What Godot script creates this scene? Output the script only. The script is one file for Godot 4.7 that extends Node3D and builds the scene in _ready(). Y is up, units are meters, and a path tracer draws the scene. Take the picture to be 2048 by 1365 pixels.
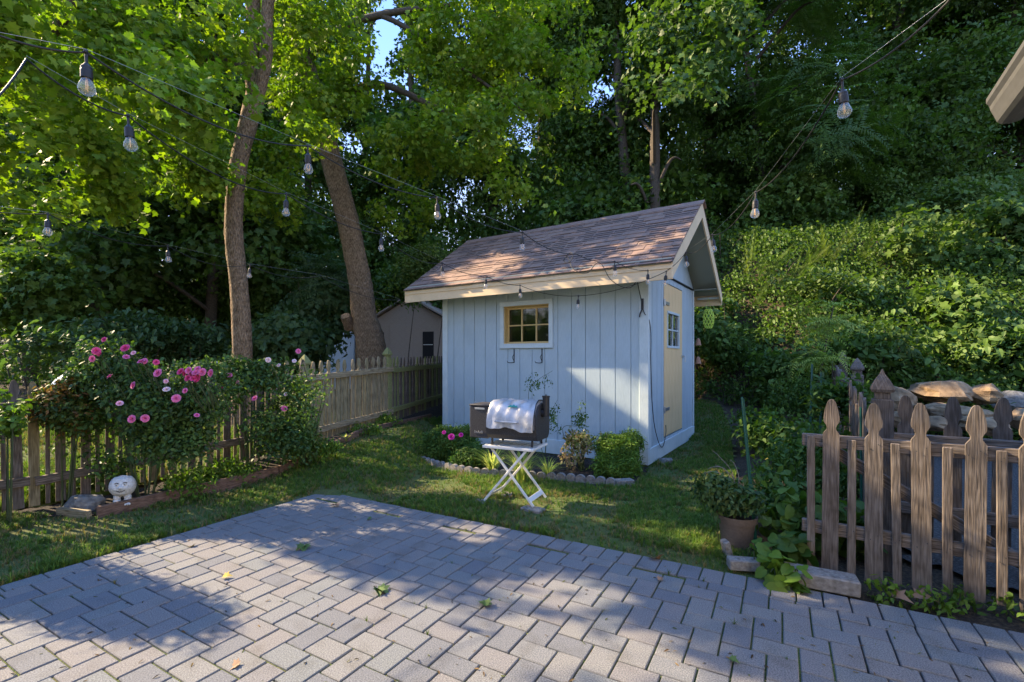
extends Node3D
# A blue garden shed behind a paver patio, under maples at the foot of a wooded bank.

const FOCAL := 950.0        # focal length in pixels of the 2048 x 1365 photograph
const HORIZON := 718.0
const EYE := 1.3
const SUN_EL := 34.0
var sun_to := Vector3.ZERO  # unit vector towards the sun
var used := {}
var M := {}
var T := {}
var holes := FastNoiseLite.new()
var clump := FastNoiseLite.new()
var lit_spots: Array = []   # [centre, radius]: places kept in full sun by opening the crowns

class MB:
	var v := PackedVector3Array()
	var n := PackedVector3Array()
	var c := PackedColorArray()
	func tri(p: Vector3, q: Vector3, r: Vector3) -> void:
		var nn := (q - p).cross(r - p).normalized()
		v.append(p); v.append(r); v.append(q)
		n.append(nn); n.append(nn); n.append(nn)
	func quad(p: Vector3, q: Vector3, r: Vector3, s: Vector3) -> void:
		tri(p, q, r)
		tri(p, r, s)
	func smooth(p: Vector3, q: Vector3, r: Vector3, np: Vector3, nq: Vector3, nr: Vector3) -> void:
		v.append(p); v.append(r); v.append(q)
		n.append(np); n.append(nr); n.append(nq)
	func box(at: Vector3, size: Vector3, b := Basis.IDENTITY) -> void:
		var h := size * 0.5
		var k: Array[Vector3] = []
		for i in 8:
			k.append(at + b * Vector3(h.x if i & 1 else -h.x, h.y if i & 2 else -h.y, h.z if i & 4 else -h.z))
		quad(k[4], k[5], k[7], k[6]); quad(k[1], k[0], k[2], k[3])
		quad(k[5], k[1], k[3], k[7]); quad(k[0], k[4], k[6], k[2])
		quad(k[6], k[7], k[3], k[2]); quad(k[0], k[1], k[5], k[4])
	# a box whose edges are all cut back by e
	func cham(at: Vector3, size: Vector3, e: float, b := Basis.IDENTITY) -> void:
		var h := size * 0.5
		e = minf(e, minf(h.x, minf(h.y, h.z)) * 0.9)
		for a in 3:
			for s in [-1.0, 1.0]:
				var u := (a + 1) % 3
				var w := (a + 2) % 3
				var q: Array[Vector3] = []
				for m in [[-1, -1], [1, -1], [1, 1], [-1, 1]]:
					var p := Vector3.ZERO
					p[a] = s * h[a]; p[u] = m[0] * (h[u] - e); p[w] = m[1] * (h[w] - e)
					q.append(at + b * p)
				if s > 0: quad(q[0], q[1], q[2], q[3])
				else: quad(q[3], q[2], q[1], q[0])
				for s2 in [-1.0, 1.0]:   # the bevel between face a and face u
					var p1 := Vector3.ZERO; var p2 := Vector3.ZERO; var p3 := Vector3.ZERO; var p4 := Vector3.ZERO
					p1[a] = s * h[a]; p1[u] = s2 * (h[u] - e); p1[w] = -(h[w] - e)
					p2[a] = s * (h[a] - e); p2[u] = s2 * h[u]; p2[w] = -(h[w] - e)
					p3[a] = p2[a]; p3[u] = p2[u]; p3[w] = h[w] - e
					p4[a] = p1[a]; p4[u] = p1[u]; p4[w] = h[w] - e
					if s * s2 > 0: quad(at + b * p1, at + b * p2, at + b * p3, at + b * p4)
					else: quad(at + b * p4, at + b * p3, at + b * p2, at + b * p1)
		for i in 8:
			var sg := Vector3(1.0 if i & 1 else -1.0, 1.0 if i & 2 else -1.0, 1.0 if i & 4 else -1.0)
			var a1 := at + b * Vector3(sg.x * h.x, sg.y * (h.y - e), sg.z * (h.z - e))
			var a2 := at + b * Vector3(sg.x * (h.x - e), sg.y * h.y, sg.z * (h.z - e))
			var a3 := at + b * Vector3(sg.x * (h.x - e), sg.y * (h.y - e), sg.z * h.z)
			if sg.x * sg.y * sg.z > 0: tri(a1, a2, a3)
			else: tri(a3, a2, a1)
	func tube(pts: PackedVector3Array, rad: PackedFloat32Array, sides := 8, wob := 0.0, caps := true) -> void:
		var rings: Array = []
		var side := Vector3.ZERO
		for i in pts.size():
			var d := (pts[mini(i + 1, pts.size() - 1)] - pts[maxi(i - 1, 0)]).normalized()
			if side == Vector3.ZERO:
				side = d.cross(Vector3.UP if absf(d.y) < 0.9 else Vector3.RIGHT).normalized()
			side = (side - d * side.dot(d)).normalized()
			var o := d.cross(side)
			var ring: Array = []
			for k in sides:
				var a := TAU * k / sides
				var nn := side * cos(a) + o * sin(a)
				ring.append([pts[i] + nn * rad[i] * (1.0 + wob * sin(k * 2.3 + i * 1.7) * cos(i * 0.9 + k * 1.1)), nn])
			rings.append(ring)
		for i in rings.size() - 1:
			for k in sides:
				var a = rings[i][k]
				var b = rings[i][(k + 1) % sides]
				var cc = rings[i + 1][(k + 1) % sides]
				var dd = rings[i + 1][k]
				smooth(a[0], b[0], cc[0], a[1], b[1], cc[1])
				smooth(a[0], cc[0], dd[0], a[1], cc[1], dd[1])
		if caps:
			for k in sides:
				tri(pts[0], rings[0][(k + 1) % sides][0], rings[0][k][0])
				tri(pts[-1], rings[-1][k][0], rings[-1][(k + 1) % sides][0])
	# profile of (radius, height) turned about the axis through "at"
	func lathe(at: Vector3, prof: Array, segs := 20, b := Basis.IDENTITY) -> void:
		for i in prof.size() - 1:
			var p: Vector2 = prof[i]
			var q: Vector2 = prof[i + 1]
			var slope := Vector2(q.y - p.y, p.x - q.x).normalized()
			for k in segs:
				var a0 := TAU * k / segs
				var a1 := TAU * (k + 1) / segs
				var d0 := Vector3(cos(a0), 0, -sin(a0))
				var d1 := Vector3(cos(a1), 0, -sin(a1))
				var n0 := b * (d0 * slope.x + Vector3.UP * slope.y)
				var n1 := b * (d1 * slope.x + Vector3.UP * slope.y)
				var A := at + b * (d0 * p.x + Vector3.UP * p.y)
				var B := at + b * (d1 * p.x + Vector3.UP * p.y)
				var C := at + b * (d1 * q.x + Vector3.UP * q.y)
				var D := at + b * (d0 * q.x + Vector3.UP * q.y)
				if p.x > 1e-5: smooth(A, B, C, n0, n1, n1)
				if q.x > 1e-5: smooth(A, C, D, n0, n1, n0)
	# a flat outline (x, y) given depth along z, from z0 to z1
	func prism(poly: PackedVector2Array, z0: float, z1: float, b := Basis.IDENTITY, at := Vector3.ZERO) -> void:
		var area := 0.0
		for i in poly.size():
			area += poly[i].cross(poly[(i + 1) % poly.size()])
		if area < 0:
			poly = poly.duplicate()
			poly.reverse()
		var ix := Geometry2D.triangulate_polygon(poly)
		var f := func(p: Vector2, z: float) -> Vector3: return at + b * Vector3(p.x, p.y, z)
		for i in range(0, ix.size(), 3):
			var p := poly[ix[i]]
			var q := poly[ix[i + 1]]
			var r := poly[ix[i + 2]]
			if (q - p).cross(r - p) < 0:
				var s := q
				q = r
				r = s
			tri(f.call(p, z1), f.call(q, z1), f.call(r, z1))
			tri(f.call(r, z0), f.call(q, z0), f.call(p, z0))
		for i in poly.size():
			var p := poly[i]
			var q := poly[(i + 1) % poly.size()]
			quad(f.call(p, z0), f.call(q, z0), f.call(q, z1), f.call(p, z1))
	func ball(at: Vector3, r: Vector3, segs := 16, rows := 10, bump = null) -> void:
		var g: Array = []
		for i in rows + 1:
			var row: Array = []
			for k in segs + 1:
				var th := PI * i / rows
				var ph := TAU * (k % segs) / segs
				var d := Vector3(sin(th) * cos(ph), cos(th), sin(th) * sin(ph))
				var s: float = bump.call(d) if bump != null else 1.0
				row.append(at + d * r * s)
			g.append(row)
		var nr: Array = []
		for i in rows + 1:
			var row: Array = []
			for k in segs + 1:
				var kk := k % segs
				var a: Vector3 = g[i][(kk + 1) % segs] - g[i][(kk + segs - 1) % segs]
				var b: Vector3 = g[maxi(i - 1, 0)][kk] - g[mini(i + 1, rows)][kk]
				var w := b.cross(a)
				if w.length() < 1e-9:
					w = g[i][kk] - at
				w = w.normalized()
				if w.dot(g[i][kk] - at) < 0: w = -w
				row.append(w)
			nr.append(row)
		for i in rows:
			for k in segs:
				if i > 0: smooth(g[i][k], g[i][k + 1], g[i + 1][k], nr[i][k], nr[i][k + 1], nr[i + 1][k])
				if i < rows - 1: smooth(g[i][k + 1], g[i + 1][k + 1], g[i + 1][k], nr[i][k + 1], nr[i + 1][k + 1], nr[i + 1][k])
	func mesh(m: Material) -> ArrayMesh:
		var a := []
		a.resize(Mesh.ARRAY_MAX)
		a[Mesh.ARRAY_VERTEX] = v
		a[Mesh.ARRAY_NORMAL] = n
		if c.size() == v.size() and c.size() > 0:
			a[Mesh.ARRAY_COLOR] = c
		var me := ArrayMesh.new()
		me.add_surface_from_arrays(Mesh.PRIMITIVE_TRIANGLES, a)
		me.surface_set_material(0, m)
		return me

# ---------- naming ----------
func numbered(called: String) -> String:
	var k: int = used.get(called, 0)
	used[called] = k + 1
	return called if k == 0 else "%s_%03d" % [called, k]

func tag(o: Node, label: String, category: String, group := "") -> Node:
	o.set_meta("label", label)
	o.set_meta("category", category)
	if group: o.set_meta("group", group)
	return o

func thing(called: String, label: String, category: String, at := Vector3.ZERO, turn := 0.0, group := "") -> Node3D:
	var o := Node3D.new()
	o.name = numbered(called)
	add_child(o)
	o.position = at
	o.rotation.y = turn
	tag(o, label, category, group)
	return o

func put(called: String, me: Mesh, parent: Node, at := Vector3.ZERO, b := Basis.IDENTITY) -> MeshInstance3D:
	var o := MeshInstance3D.new()
	o.name = called
	o.mesh = me
	o.transform = Transform3D(b, at)
	parent.add_child(o, true)
	return o

func structure(called: String, me: Mesh) -> MeshInstance3D:
	var o := put(numbered(called), me, self)
	o.set_meta("kind", "structure")
	return o

func single(called: String, me: Mesh, label: String, category: String, at := Vector3.ZERO, b := Basis.IDENTITY, group := "") -> MeshInstance3D:
	var o := put(numbered(called), me, self, at, b)
	tag(o, label, category, group)
	return o

# ---------- where things stand ----------
func at_px(u: float, v: float, d: float) -> Vector3:   # a point of the place, d metres ahead of the camera
	return Vector3((u - 1024.0) / FOCAL * d, EYE - (v - HORIZON) / FOCAL * d, -d)

func on_ground(u: float, v: float, y := 0.0) -> Vector3:
	return at_px(u, v, (EYE - y) * FOCAL / (v - HORIZON))

const TOE := [[-40.0, -30.0], [-12.0, -20.0], [-2.0, -17.0], [2.0, -13.0], [4.0, -10.4], [5.0, -8.4], [6.0, -7.2], [8.0, -6.6], [14.0, -4.0], [40.0, 6.0]]
func toe(x: float) -> float:
	for i in TOE.size() - 1:
		if x <= TOE[i + 1][0]:
			var t: float = clampf((x - TOE[i][0]) / (TOE[i + 1][0] - TOE[i][0]), 0, 1)
			return lerpf(TOE[i][1], TOE[i + 1][1], t)
	return TOE[-1][1]

func gy(x: float, z: float) -> float:
	var d := -z
	var y := 0.30 * smoothstep(4.2, 6.6, d) * smoothstep(0.9, 1.6, -x)
	y = maxf(y, 0.40 * smoothstep(4.6, 10.0, d) * smoothstep(2.4, 4.0, x))
	y = maxf(y, 0.35 * smoothstep(9.0, 12.0, d))
	var t := toe(x) - z
	if t > 0:
		var r := 0.78 * t * t / (t + 0.6)
		y += r if r < 3.6 else 3.6 + (r - 3.6) * 0.36
		y += 0.18 * clump.get_noise_2d(x * 0.5, z * 0.5) * minf(t, 2.0)
	return y

func on(x: float, z: float) -> Vector3:
	return Vector3(x, gy(x, z), z)

# ---------- materials ----------
func lin(r: float, g: float, b: float) -> Color:
	return Color(r, g, b).linear_to_srgb()

func plain(r: float, g: float, b: float, rough := 0.8, metal := 0.0) -> StandardMaterial3D:
	var m := StandardMaterial3D.new()
	m.albedo_color = lin(r, g, b)
	m.roughness = rough
	m.metallic = metal
	return m

func noise_tex(freq: float, stops: Array, sd := 1, size := 512, kind := FastNoiseLite.TYPE_SIMPLEX_SMOOTH, oct := 4) -> NoiseTexture2D:
	var f := FastNoiseLite.new()
	f.noise_type = kind
	f.frequency = freq
	f.seed = sd
	f.fractal_octaves = oct
	var t := NoiseTexture2D.new()
	t.width = size
	t.height = size
	t.seamless = true
	t.noise = f
	var g := Gradient.new()
	g.offsets = PackedFloat32Array()
	var offs := PackedFloat32Array()
	var cols := PackedColorArray()
	for s in stops:
		offs.append(s[0])
		cols.append(lin(s[1], s[2], s[3]) if s.size() > 3 else Color(s[1], s[1], s[1]))
	g.offsets = offs
	g.colors = cols
	t.color_ramp = g
	return t

# noise colours laid on by triplanar mapping; "over" is a coarser pattern multiplied on top
func surf(tex: Texture2D, scale: Vector3, rough := 0.85, world := true, over: Texture2D = null, over_scale := Vector3.ONE, bump: Texture2D = null, bump_cm := 0.0) -> StandardMaterial3D:
	var m := StandardMaterial3D.new()
	m.albedo_texture = tex
	m.roughness = rough
	m.uv1_triplanar = true
	m.uv1_world_triplanar = world
	m.uv1_scale = scale
	if over:
		m.detail_enabled = true
		m.detail_blend_mode = BaseMaterial3D.BLEND_MODE_MUL
		m.detail_albedo = over
		m.detail_uv_layer = BaseMaterial3D.DETAIL_UV_2
		m.uv2_triplanar = true
		m.uv2_world_triplanar = world
		m.uv2_scale = over_scale
	if bump:
		m.heightmap_enabled = true
		m.heightmap_texture = bump
		m.heightmap_scale = bump_cm
	return m

func tinted(m: StandardMaterial3D, r: float, g: float, b: float) -> StandardMaterial3D:
	var k: StandardMaterial3D = m.duplicate()
	k.albedo_color = lin(r, g, b)
	return k

func leaf_mat(back := Color(0.80, 0.95, 0.30), rough := 0.55) -> StandardMaterial3D:
	var m := StandardMaterial3D.new()
	m.vertex_color_use_as_albedo = true
	m.roughness = rough
	m.metallic_specular = 0.4
	m.backlight_enabled = true
	m.backlight = back.linear_to_srgb()
	return m

func make_materials() -> void:
	var grain := noise_tex(0.02, [[0.0, 0.25], [0.35, 0.5], [0.6, 0.75], [1.0, 1.0]], 5)
	T.grain = grain
	T.speck = noise_tex(0.16, [[0.0, 0.0], [1.0, 1.0]], 9, 512, FastNoiseLite.TYPE_SIMPLEX, 2)
	T.patch = noise_tex(0.008, [[0.0, 0.62, 0.60, 0.58], [0.45, 0.92, 0.92, 0.92], [1.0, 1.0, 1.0, 1.0]], 14)
	T.soft = noise_tex(0.008, [[0.0, 0.88, 0.88, 0.87], [0.5, 0.97, 0.97, 0.97], [1.0, 1.0, 1.0, 1.0]], 15)
	T.dirt = noise_tex(0.012, [[0.0, 0.66, 0.62, 0.58], [0.22, 0.86, 0.84, 0.82], [0.45, 1.0, 1.0, 1.0], [1.0, 1.0, 0.99, 0.97]], 25)
	T.stain = noise_tex(0.012, [[0.0, 0.48, 0.44, 0.40], [0.35, 0.85, 0.83, 0.80], [0.6, 1.0, 1.0, 1.0], [1.0, 1.0, 1.0, 1.0]], 24)
	var concrete := noise_tex(0.11, [[0.0, 0.07, 0.073, 0.078], [0.35, 0.145, 0.150, 0.157], [0.6, 0.185, 0.190, 0.195], [1.0, 0.30, 0.302, 0.30]], 21, 512, FastNoiseLite.TYPE_SIMPLEX, 4)
	M.paver = surf(concrete, Vector3.ONE * 2.0, 0.92, true, T.dirt, Vector3.ONE * 0.55, T.speck, 0.15)
	M.sand = surf(noise_tex(0.05, [[0.0, 0.016, 0.014, 0.012], [1.0, 0.06, 0.052, 0.042]], 3), Vector3.ONE * 2.0, 1.0)
	M.stone = surf(noise_tex(0.02, [[0.0, 0.10, 0.10, 0.095], [0.5, 0.20, 0.195, 0.18], [1.0, 0.32, 0.31, 0.28]], 31), Vector3.ONE * 2.0, 0.95, true, T.stain, Vector3.ONE * 2.2, T.speck, 0.3)
	M.block = surf(noise_tex(0.03, [[0.0, 0.16, 0.15, 0.14], [1.0, 0.34, 0.32, 0.30]], 33), Vector3.ONE * 3.0, 0.95, true, T.stain, Vector3.ONE * 3.0, T.speck, 0.2)
	M.boulder = surf(noise_tex(0.014, [[0.0, 0.05, 0.035, 0.025], [0.3, 0.20, 0.13, 0.07], [0.6, 0.34, 0.23, 0.125], [1.0, 0.46, 0.37, 0.26]], 41), Vector3.ONE * 0.9, 0.95, true, T.patch, Vector3.ONE * 1.1, T.speck, 0.6)
	# lawn, earth and forest floor
	M.lawn = surf(noise_tex(0.12, [[0.0, 0.03, 0.045, 0.012], [0.35, 0.07, 0.105, 0.024], [0.6, 0.12, 0.15, 0.04], [0.8, 0.20, 0.19, 0.08], [1.0, 0.30, 0.26, 0.13]], 51, 512, FastNoiseLite.TYPE_SIMPLEX, 5), Vector3.ONE * 1.4, 1.0, true, noise_tex(0.01, [[0.0, 0.85, 0.7, 0.55], [0.4, 1.0, 0.95, 0.85], [0.6, 0.85, 1.0, 0.7], [1.0, 0.75, 0.9, 0.6]], 52), Vector3.ONE * 0.35, T.speck, 1.2)
	M.earth = surf(noise_tex(0.05, [[0.0, 0.02, 0.014, 0.008], [0.5, 0.055, 0.04, 0.024], [0.8, 0.11, 0.08, 0.045], [1.0, 0.19, 0.14, 0.08]], 61), Vector3.ONE * 1.2, 1.0, true, T.stain, Vector3.ONE * 0.4, T.speck, 1.5)
	M.mulch = surf(noise_tex(0.07, [[0.0, 0.012, 0.009, 0.008], [0.6, 0.035, 0.026, 0.022], [1.0, 0.09, 0.07, 0.055]], 62), Vector3.ONE * 1.6, 1.0, true, null, Vector3.ONE, T.speck, 1.5)
	M.gravel = surf(noise_tex(0.06, [[0.0, 0.03, 0.03, 0.03], [0.5, 0.09, 0.088, 0.085], [1.0, 0.24, 0.235, 0.225]], 63, 512, FastNoiseLite.TYPE_CELLULAR, 2), Vector3.ONE * 2.0, 0.95, true, null, Vector3.ONE, T.speck, 1.2)
	# paint and timber
	M.blue = surf(noise_tex(0.02, [[0.0, 0.375, 0.465, 0.505], [0.5, 0.42, 0.51, 0.55], [1.0, 0.465, 0.555, 0.595]], 71), Vector3(9, 0.7, 9), 0.62, false, T.soft, Vector3(0.5, 0.35, 0.5), T.grain, 0.10)
	M.trim = surf(noise_tex(0.02, [[0.0, 0.50, 0.58, 0.59], [1.0, 0.60, 0.67, 0.67]], 72), Vector3(6, 1.5, 6), 0.6, false, T.soft, Vector3.ONE * 0.8, T.grain, 0.06)
	M.cream = surf(noise_tex(0.02, [[0.0, 0.76, 0.56, 0.33], [1.0, 0.83, 0.64, 0.40]], 73), Vector3(1.2, 5, 5), 0.65, false, T.soft, Vector3.ONE * 0.6, T.grain, 0.05)
	M.doorwood = surf(noise_tex(0.02, [[0.0, 0.74, 0.50, 0.24], [0.5, 0.81, 0.57, 0.29], [1.0, 0.86, 0.64, 0.36]], 74), Vector3(6, 0.5, 6), 0.6, false, T.soft, Vector3(1.5, 0.4, 1.5), T.grain, 0.05)
	M.sash = surf(noise_tex(0.02, [[0.0, 0.52, 0.36, 0.13], [1.0, 0.66, 0.48, 0.21]], 75), Vector3.ONE * 3.0, 0.55, false)
	M.soffit = plain(0.36, 0.40, 0.35, 0.8)
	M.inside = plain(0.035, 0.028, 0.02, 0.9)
	M.dark = plain(0.012, 0.012, 0.012, 0.9)
	M.shingle = []
	var sh := noise_tex(0.2, [[0.0, 0.13, 0.08, 0.058], [0.5, 0.31, 0.205, 0.155], [1.0, 0.46, 0.335, 0.26]], 76, 512, FastNoiseLite.TYPE_SIMPLEX, 2)
	for k in 5:
		var s := surf(sh, Vector3.ONE * 2.5, 0.95, true, T.patch, Vector3.ONE * 1.5, T.speck, 0.15)
		var w: float = [1.0, 0.90, 0.96, 0.93, 0.85][k]
		M.shingle.append(tinted(s, minf(1.0, w), minf(1.0, w * [0.98, 0.97, 0.95, 1.0, 0.99][k]), minf(1.0, w * [0.97, 1.0, 0.92, 1.0, 1.0][k])))
	M.shingle_shade = tinted(M.shingle[0], 0.26, 0.24, 0.25)  # darkened shingle colour, paints the shade below each course
	var oldwood := noise_tex(0.018, [[0.0, 0.045, 0.034, 0.027], [0.3, 0.125, 0.098, 0.078], [0.6, 0.20, 0.162, 0.135], [1.0, 0.33, 0.285, 0.25]], 81)
	M.weathered = []
	for k in 4:
		var w := surf(oldwood, Vector3(11, 0.55, 11), 0.9, true, T.stain, Vector3(2.2, 0.9, 2.2), T.grain, 0.25)
		w.uv1_offset = Vector3(k * 0.37, k * 0.21, k * 0.13)
		M.weathered.append(tinted(w, [0.92, 0.80, 0.88, 0.74][k], [0.92, 0.80, 0.90, 0.74][k], [0.90, 0.81, 0.92, 0.75][k]))
	M.rail = surf(oldwood, Vector3(0.6, 10, 10), 0.9, false, T.stain, Vector3(0.9, 3, 3), T.grain, 0.25)
	var tanwood := noise_tex(0.018, [[0.0, 0.11, 0.09, 0.05], [0.4, 0.24, 0.19, 0.11], [0.7, 0.34, 0.28, 0.17], [1.0, 0.44, 0.38, 0.25]], 83)
	M.tanfence = []
	for k in 3:
		M.tanfence.append(tinted(surf(tanwood, Vector3(11, 0.6, 11), 0.9, true, T.stain, Vector3(2, 0.8, 2), T.grain, 0.2), [1.0, 0.85, 0.93][k], [1.0, 0.87, 0.95][k], [1.0, 0.83, 0.88][k]))
	M.tanrail = surf(tanwood, Vector3(0.6, 9, 9), 0.9, false, T.stain, Vector3(0.9, 3, 3), T.grain, 0.2)
	M.mosspost = surf(noise_tex(0.03, [[0.0, 0.09, 0.11, 0.03], [0.5, 0.20, 0.21, 0.08], [1.0, 0.33, 0.31, 0.15]], 84), Vector3(8, 1.5, 8), 0.95, true, null, Vector3.ONE, T.grain, 0.2)
	M.edging = surf(noise_tex(0.02, [[0.0, 0.08, 0.045, 0.03], [0.5, 0.15, 0.085, 0.055], [1.0, 0.24, 0.15, 0.10]], 85), Vector3(1, 6, 6), 0.85, false, T.stain, Vector3.ONE * 2.0, T.grain, 0.1)
	M.bark = surf(noise_tex(0.03, [[0.0, 0.05, 0.032, 0.018], [0.35, 0.18, 0.12, 0.07], [0.6, 0.32, 0.225, 0.14], [1.0, 0.50, 0.39, 0.27]], 86), Vector3(3.5, 0.9, 3.5), 0.95, true, T.stain, Vector3(1.5, 0.8, 1.5), noise_tex(0.03, [[0.0, 0.0], [1.0, 1.0]], 87), 4.0)
	M.bark2 = surf(noise_tex(0.03, [[0.0, 0.035, 0.028, 0.02], [0.6, 0.09, 0.07, 0.052], [1.0, 0.17, 0.14, 0.11]], 88), Vector3(3, 0.8, 3), 0.95, true)
	M.twig = plain(0.06, 0.045, 0.03, 0.9)
	M.stem = plain(0.055, 0.075, 0.025, 0.8)
	# small things
	M.black = plain(0.014, 0.014, 0.016, 0.5)
	M.cable = plain(0.012, 0.012, 0.013, 0.6)
	M.wire = plain(0.35, 0.36, 0.37, 0.35, 0.7)
	M.bulb = StandardMaterial3D.new()
	M.bulb.transparency = BaseMaterial3D.TRANSPARENCY_ALPHA
	M.bulb.albedo_color = Color(0.95, 0.97, 1.0, 0.10)
	M.bulb.roughness = 0.03
	M.filament = plain(0.75, 0.42, 0.12, 0.3, 0.6)
	M.pane = StandardMaterial3D.new()
	M.pane.transparency = BaseMaterial3D.TRANSPARENCY_ALPHA
	M.pane.albedo_color = Color(0.10, 0.12, 0.12, 0.06)
	M.pane.roughness = 0.04
	M.galv = plain(0.55, 0.56, 0.56, 0.4, 0.8)
	M.white = plain(0.68, 0.67, 0.63, 0.5)
	M.plaster = surf(noise_tex(0.05, [[0.0, 0.34, 0.32, 0.28], [0.3, 0.62, 0.61, 0.58], [1.0, 0.80, 0.79, 0.76]], 91), Vector3.ONE * 6.0, 0.75, false, T.stain, Vector3.ONE * 5.0)
	M.plasterdark = plain(0.10, 0.09, 0.085, 0.9)
	M.grill = surf(noise_tex(0.03, [[0.0, 0.018, 0.016, 0.016], [0.7, 0.05, 0.046, 0.046], [1.0, 0.10, 0.095, 0.09]], 92), Vector3.ONE * 4.0, 0.55, false)
	M.cover = surf(noise_tex(0.012, [[0.0, 0.36, 0.36, 0.37], [0.5, 0.44, 0.44, 0.45], [1.0, 0.52, 0.52, 0.52]], 93), Vector3.ONE * 4.0, 0.42, false, T.soft, Vector3.ONE * 3.0, T.patch, 0.8)
	M.cover.metallic = 0.35
	M.teal = plain(0.03, 0.26, 0.22, 0.6)
	M.pot = surf(noise_tex(0.02, [[0.0, 0.10, 0.075, 0.062], [1.0, 0.15, 0.115, 0.098]], 94), Vector3.ONE * 4.0, 0.7, false)
	M.greenmetal = plain(0.01, 0.085, 0.06, 0.4)
	M.lime = plain(0.60, 0.78, 0.10, 0.5)
	M.terracotta = plain(0.35, 0.19, 0.12, 0.8)
	M.gutter = surf(noise_tex(0.02, [[0.0, 0.075, 0.075, 0.075], [1.0, 0.11, 0.11, 0.11]], 95), Vector3.ONE * 2.0, 0.5, false)
	M.housewall = plain(0.72, 0.71, 0.68, 0.8)
	M.roofdark = plain(0.08, 0.075, 0.07, 0.95)
	M.tansiding = surf(noise_tex(0.02, [[0.0, 0.30, 0.245, 0.195], [1.0, 0.39, 0.325, 0.26]], 96), Vector3(1, 4, 1), 0.8, true)
	M.stand_in = plain(0.55, 0.66, 0.75, 0.5)
	# leaves take their tint from each copy
	M.maple = leaf_mat(Color(0.80, 1.0, 0.16), 0.6)
	M.leaf = leaf_mat(Color(0.70, 0.80, 0.22), 0.55)
	M.needle = leaf_mat(Color(0.5, 0.6, 0.15), 0.7)
	M.blade = leaf_mat(Color(0.7, 0.8, 0.2), 0.7)
	M.pink = leaf_mat(Color(0.6, 0.25, 0.35), 0.6)

# ---------- foliage ----------
func outline_leaf(mb: MB, tf: Transform3D, half: Array, mid: float, fold: float) -> void:
	# half: right-hand outline from stem to tip as (x, z); folded about the midrib, drooping towards the tip
	var f := func(x: float, z: float) -> Vector3: return tf * Vector3(x, absf(x) * fold - z * z * 0.22, z)
	var c: Vector3 = f.call(0.0, mid)
	for s in [-1.0, 1.0]:
		for i in half.size() - 1:
			var p: Vector2 = half[i]
			var q: Vector2 = half[i + 1]
			if s > 0: mb.tri(c, f.call(p.x, p.y), f.call(q.x, q.y))
			else: mb.tri(c, f.call(-q.x, q.y), f.call(-p.x, p.y))

const MAPLE := [Vector2(0, 0.0), Vector2(0.20, -0.10), Vector2(0.24, 0.06), Vector2(0.50, 0.10), Vector2(0.36, 0.28), Vector2(0.56, 0.58), Vector2(0.30, 0.54), Vector2(0.20, 0.70), Vector2(0.14, 0.78), Vector2(0, 1.06)]
const MAPLE_FEW := [Vector2(0, 0.0), Vector2(0.22, -0.06), Vector2(0.48, 0.10), Vector2(0.32, 0.28), Vector2(0.52, 0.58), Vector2(0.20, 0.62), Vector2(0, 1.05)]
const OVATE := [Vector2(0, 0.0), Vector2(0.24, 0.22), Vector2(0.25, 0.5), Vector2(0.12, 0.82), Vector2(0, 1.0)]
const LANCE := [Vector2(0, 0.0), Vector2(0.13, 0.35), Vector2(0.09, 0.72), Vector2(0, 1.0)]
const HEART := [Vector2(0, 0.0), Vector2(0.20, -0.08), Vector2(0.40, 0.12), Vector2(0.44, 0.42), Vector2(0.30, 0.74), Vector2(0, 1.0)]

# a twig's worth of leaves, about one metre across before scaling by "reach"
func spray(outline: Array, count: int, leaf: float, reach: float, sd: int, flat := 0.35, mat: Material = null) -> ArrayMesh:
	var rng := RandomNumberGenerator.new()
	rng.seed = sd
	var mb := MB.new()
	for i in count:
		var a := rng.randf() * TAU
		var r := reach * sqrt(rng.randf())
		var at := Vector3(cos(a) * r, rng.randf_range(-1, 1) * reach * flat, sin(a) * r)
		var b := Basis(Vector3.UP, rng.randf() * TAU) * Basis(Vector3.RIGHT, rng.randf_range(-0.45, 1.35)) * Basis(Vector3.BACK, rng.randf_range(-0.9, 0.9))
		var s := leaf * rng.randf_range(0.65, 1.15)
		outline_leaf(mb, Transform3D(b.scaled(Vector3.ONE * s), at), outline, 0.42, rng.randf_range(-0.10, 0.30))
	return mb.mesh(mat)

# a frond: leaflets in two rows along a drooping stalk
func frond(pairs: int, length: float, leaf: float, sd: int, mat: Material, droop := 0.35) -> ArrayMesh:
	var rng := RandomNumberGenerator.new()
	rng.seed = sd
	var mb := MB.new()
	for k in 3:
		var turn := Basis(Vector3.UP, TAU * k / 3.0 + rng.randf()) * Basis(Vector3.RIGHT, rng.randf_range(-0.5, 0.2))
		for i in pairs:
			var t := (i + 0.6) / pairs
			var at := turn * Vector3(0, -droop * length * t * t, length * t)
			for s in [-1.0, 1.0]:
				var b := turn * Basis(Vector3.UP, s * rng.randf_range(0.8, 1.2)) * Basis(Vector3.RIGHT, rng.randf_range(0.0, 0.5))
				outline_leaf(mb, Transform3D(b.scaled(Vector3.ONE * leaf * (1.1 - 0.5 * t)), at), LANCE, 0.4, 0.15)
	return mb.mesh(mat)

func sun_line_dist(p: Vector3, c: Vector3) -> float:
	var w := p - c
	var along := w.dot(sun_to)
	if along < 0: return 99.0
	return (w - sun_to * along).length()

# whether foliage here would stand in a sunbeam kept open through the crowns
func in_beam(p: Vector3, dapple: float) -> bool:
	for s in lit_spots:
		if sun_line_dist(p, s[0]) < s[1] + 0.13: return true
	var q := p - sun_to * (p.y / sun_to.y)
	return holes.get_noise_2d(q.x * 2.3, q.z * 2.3) > dapple

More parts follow.
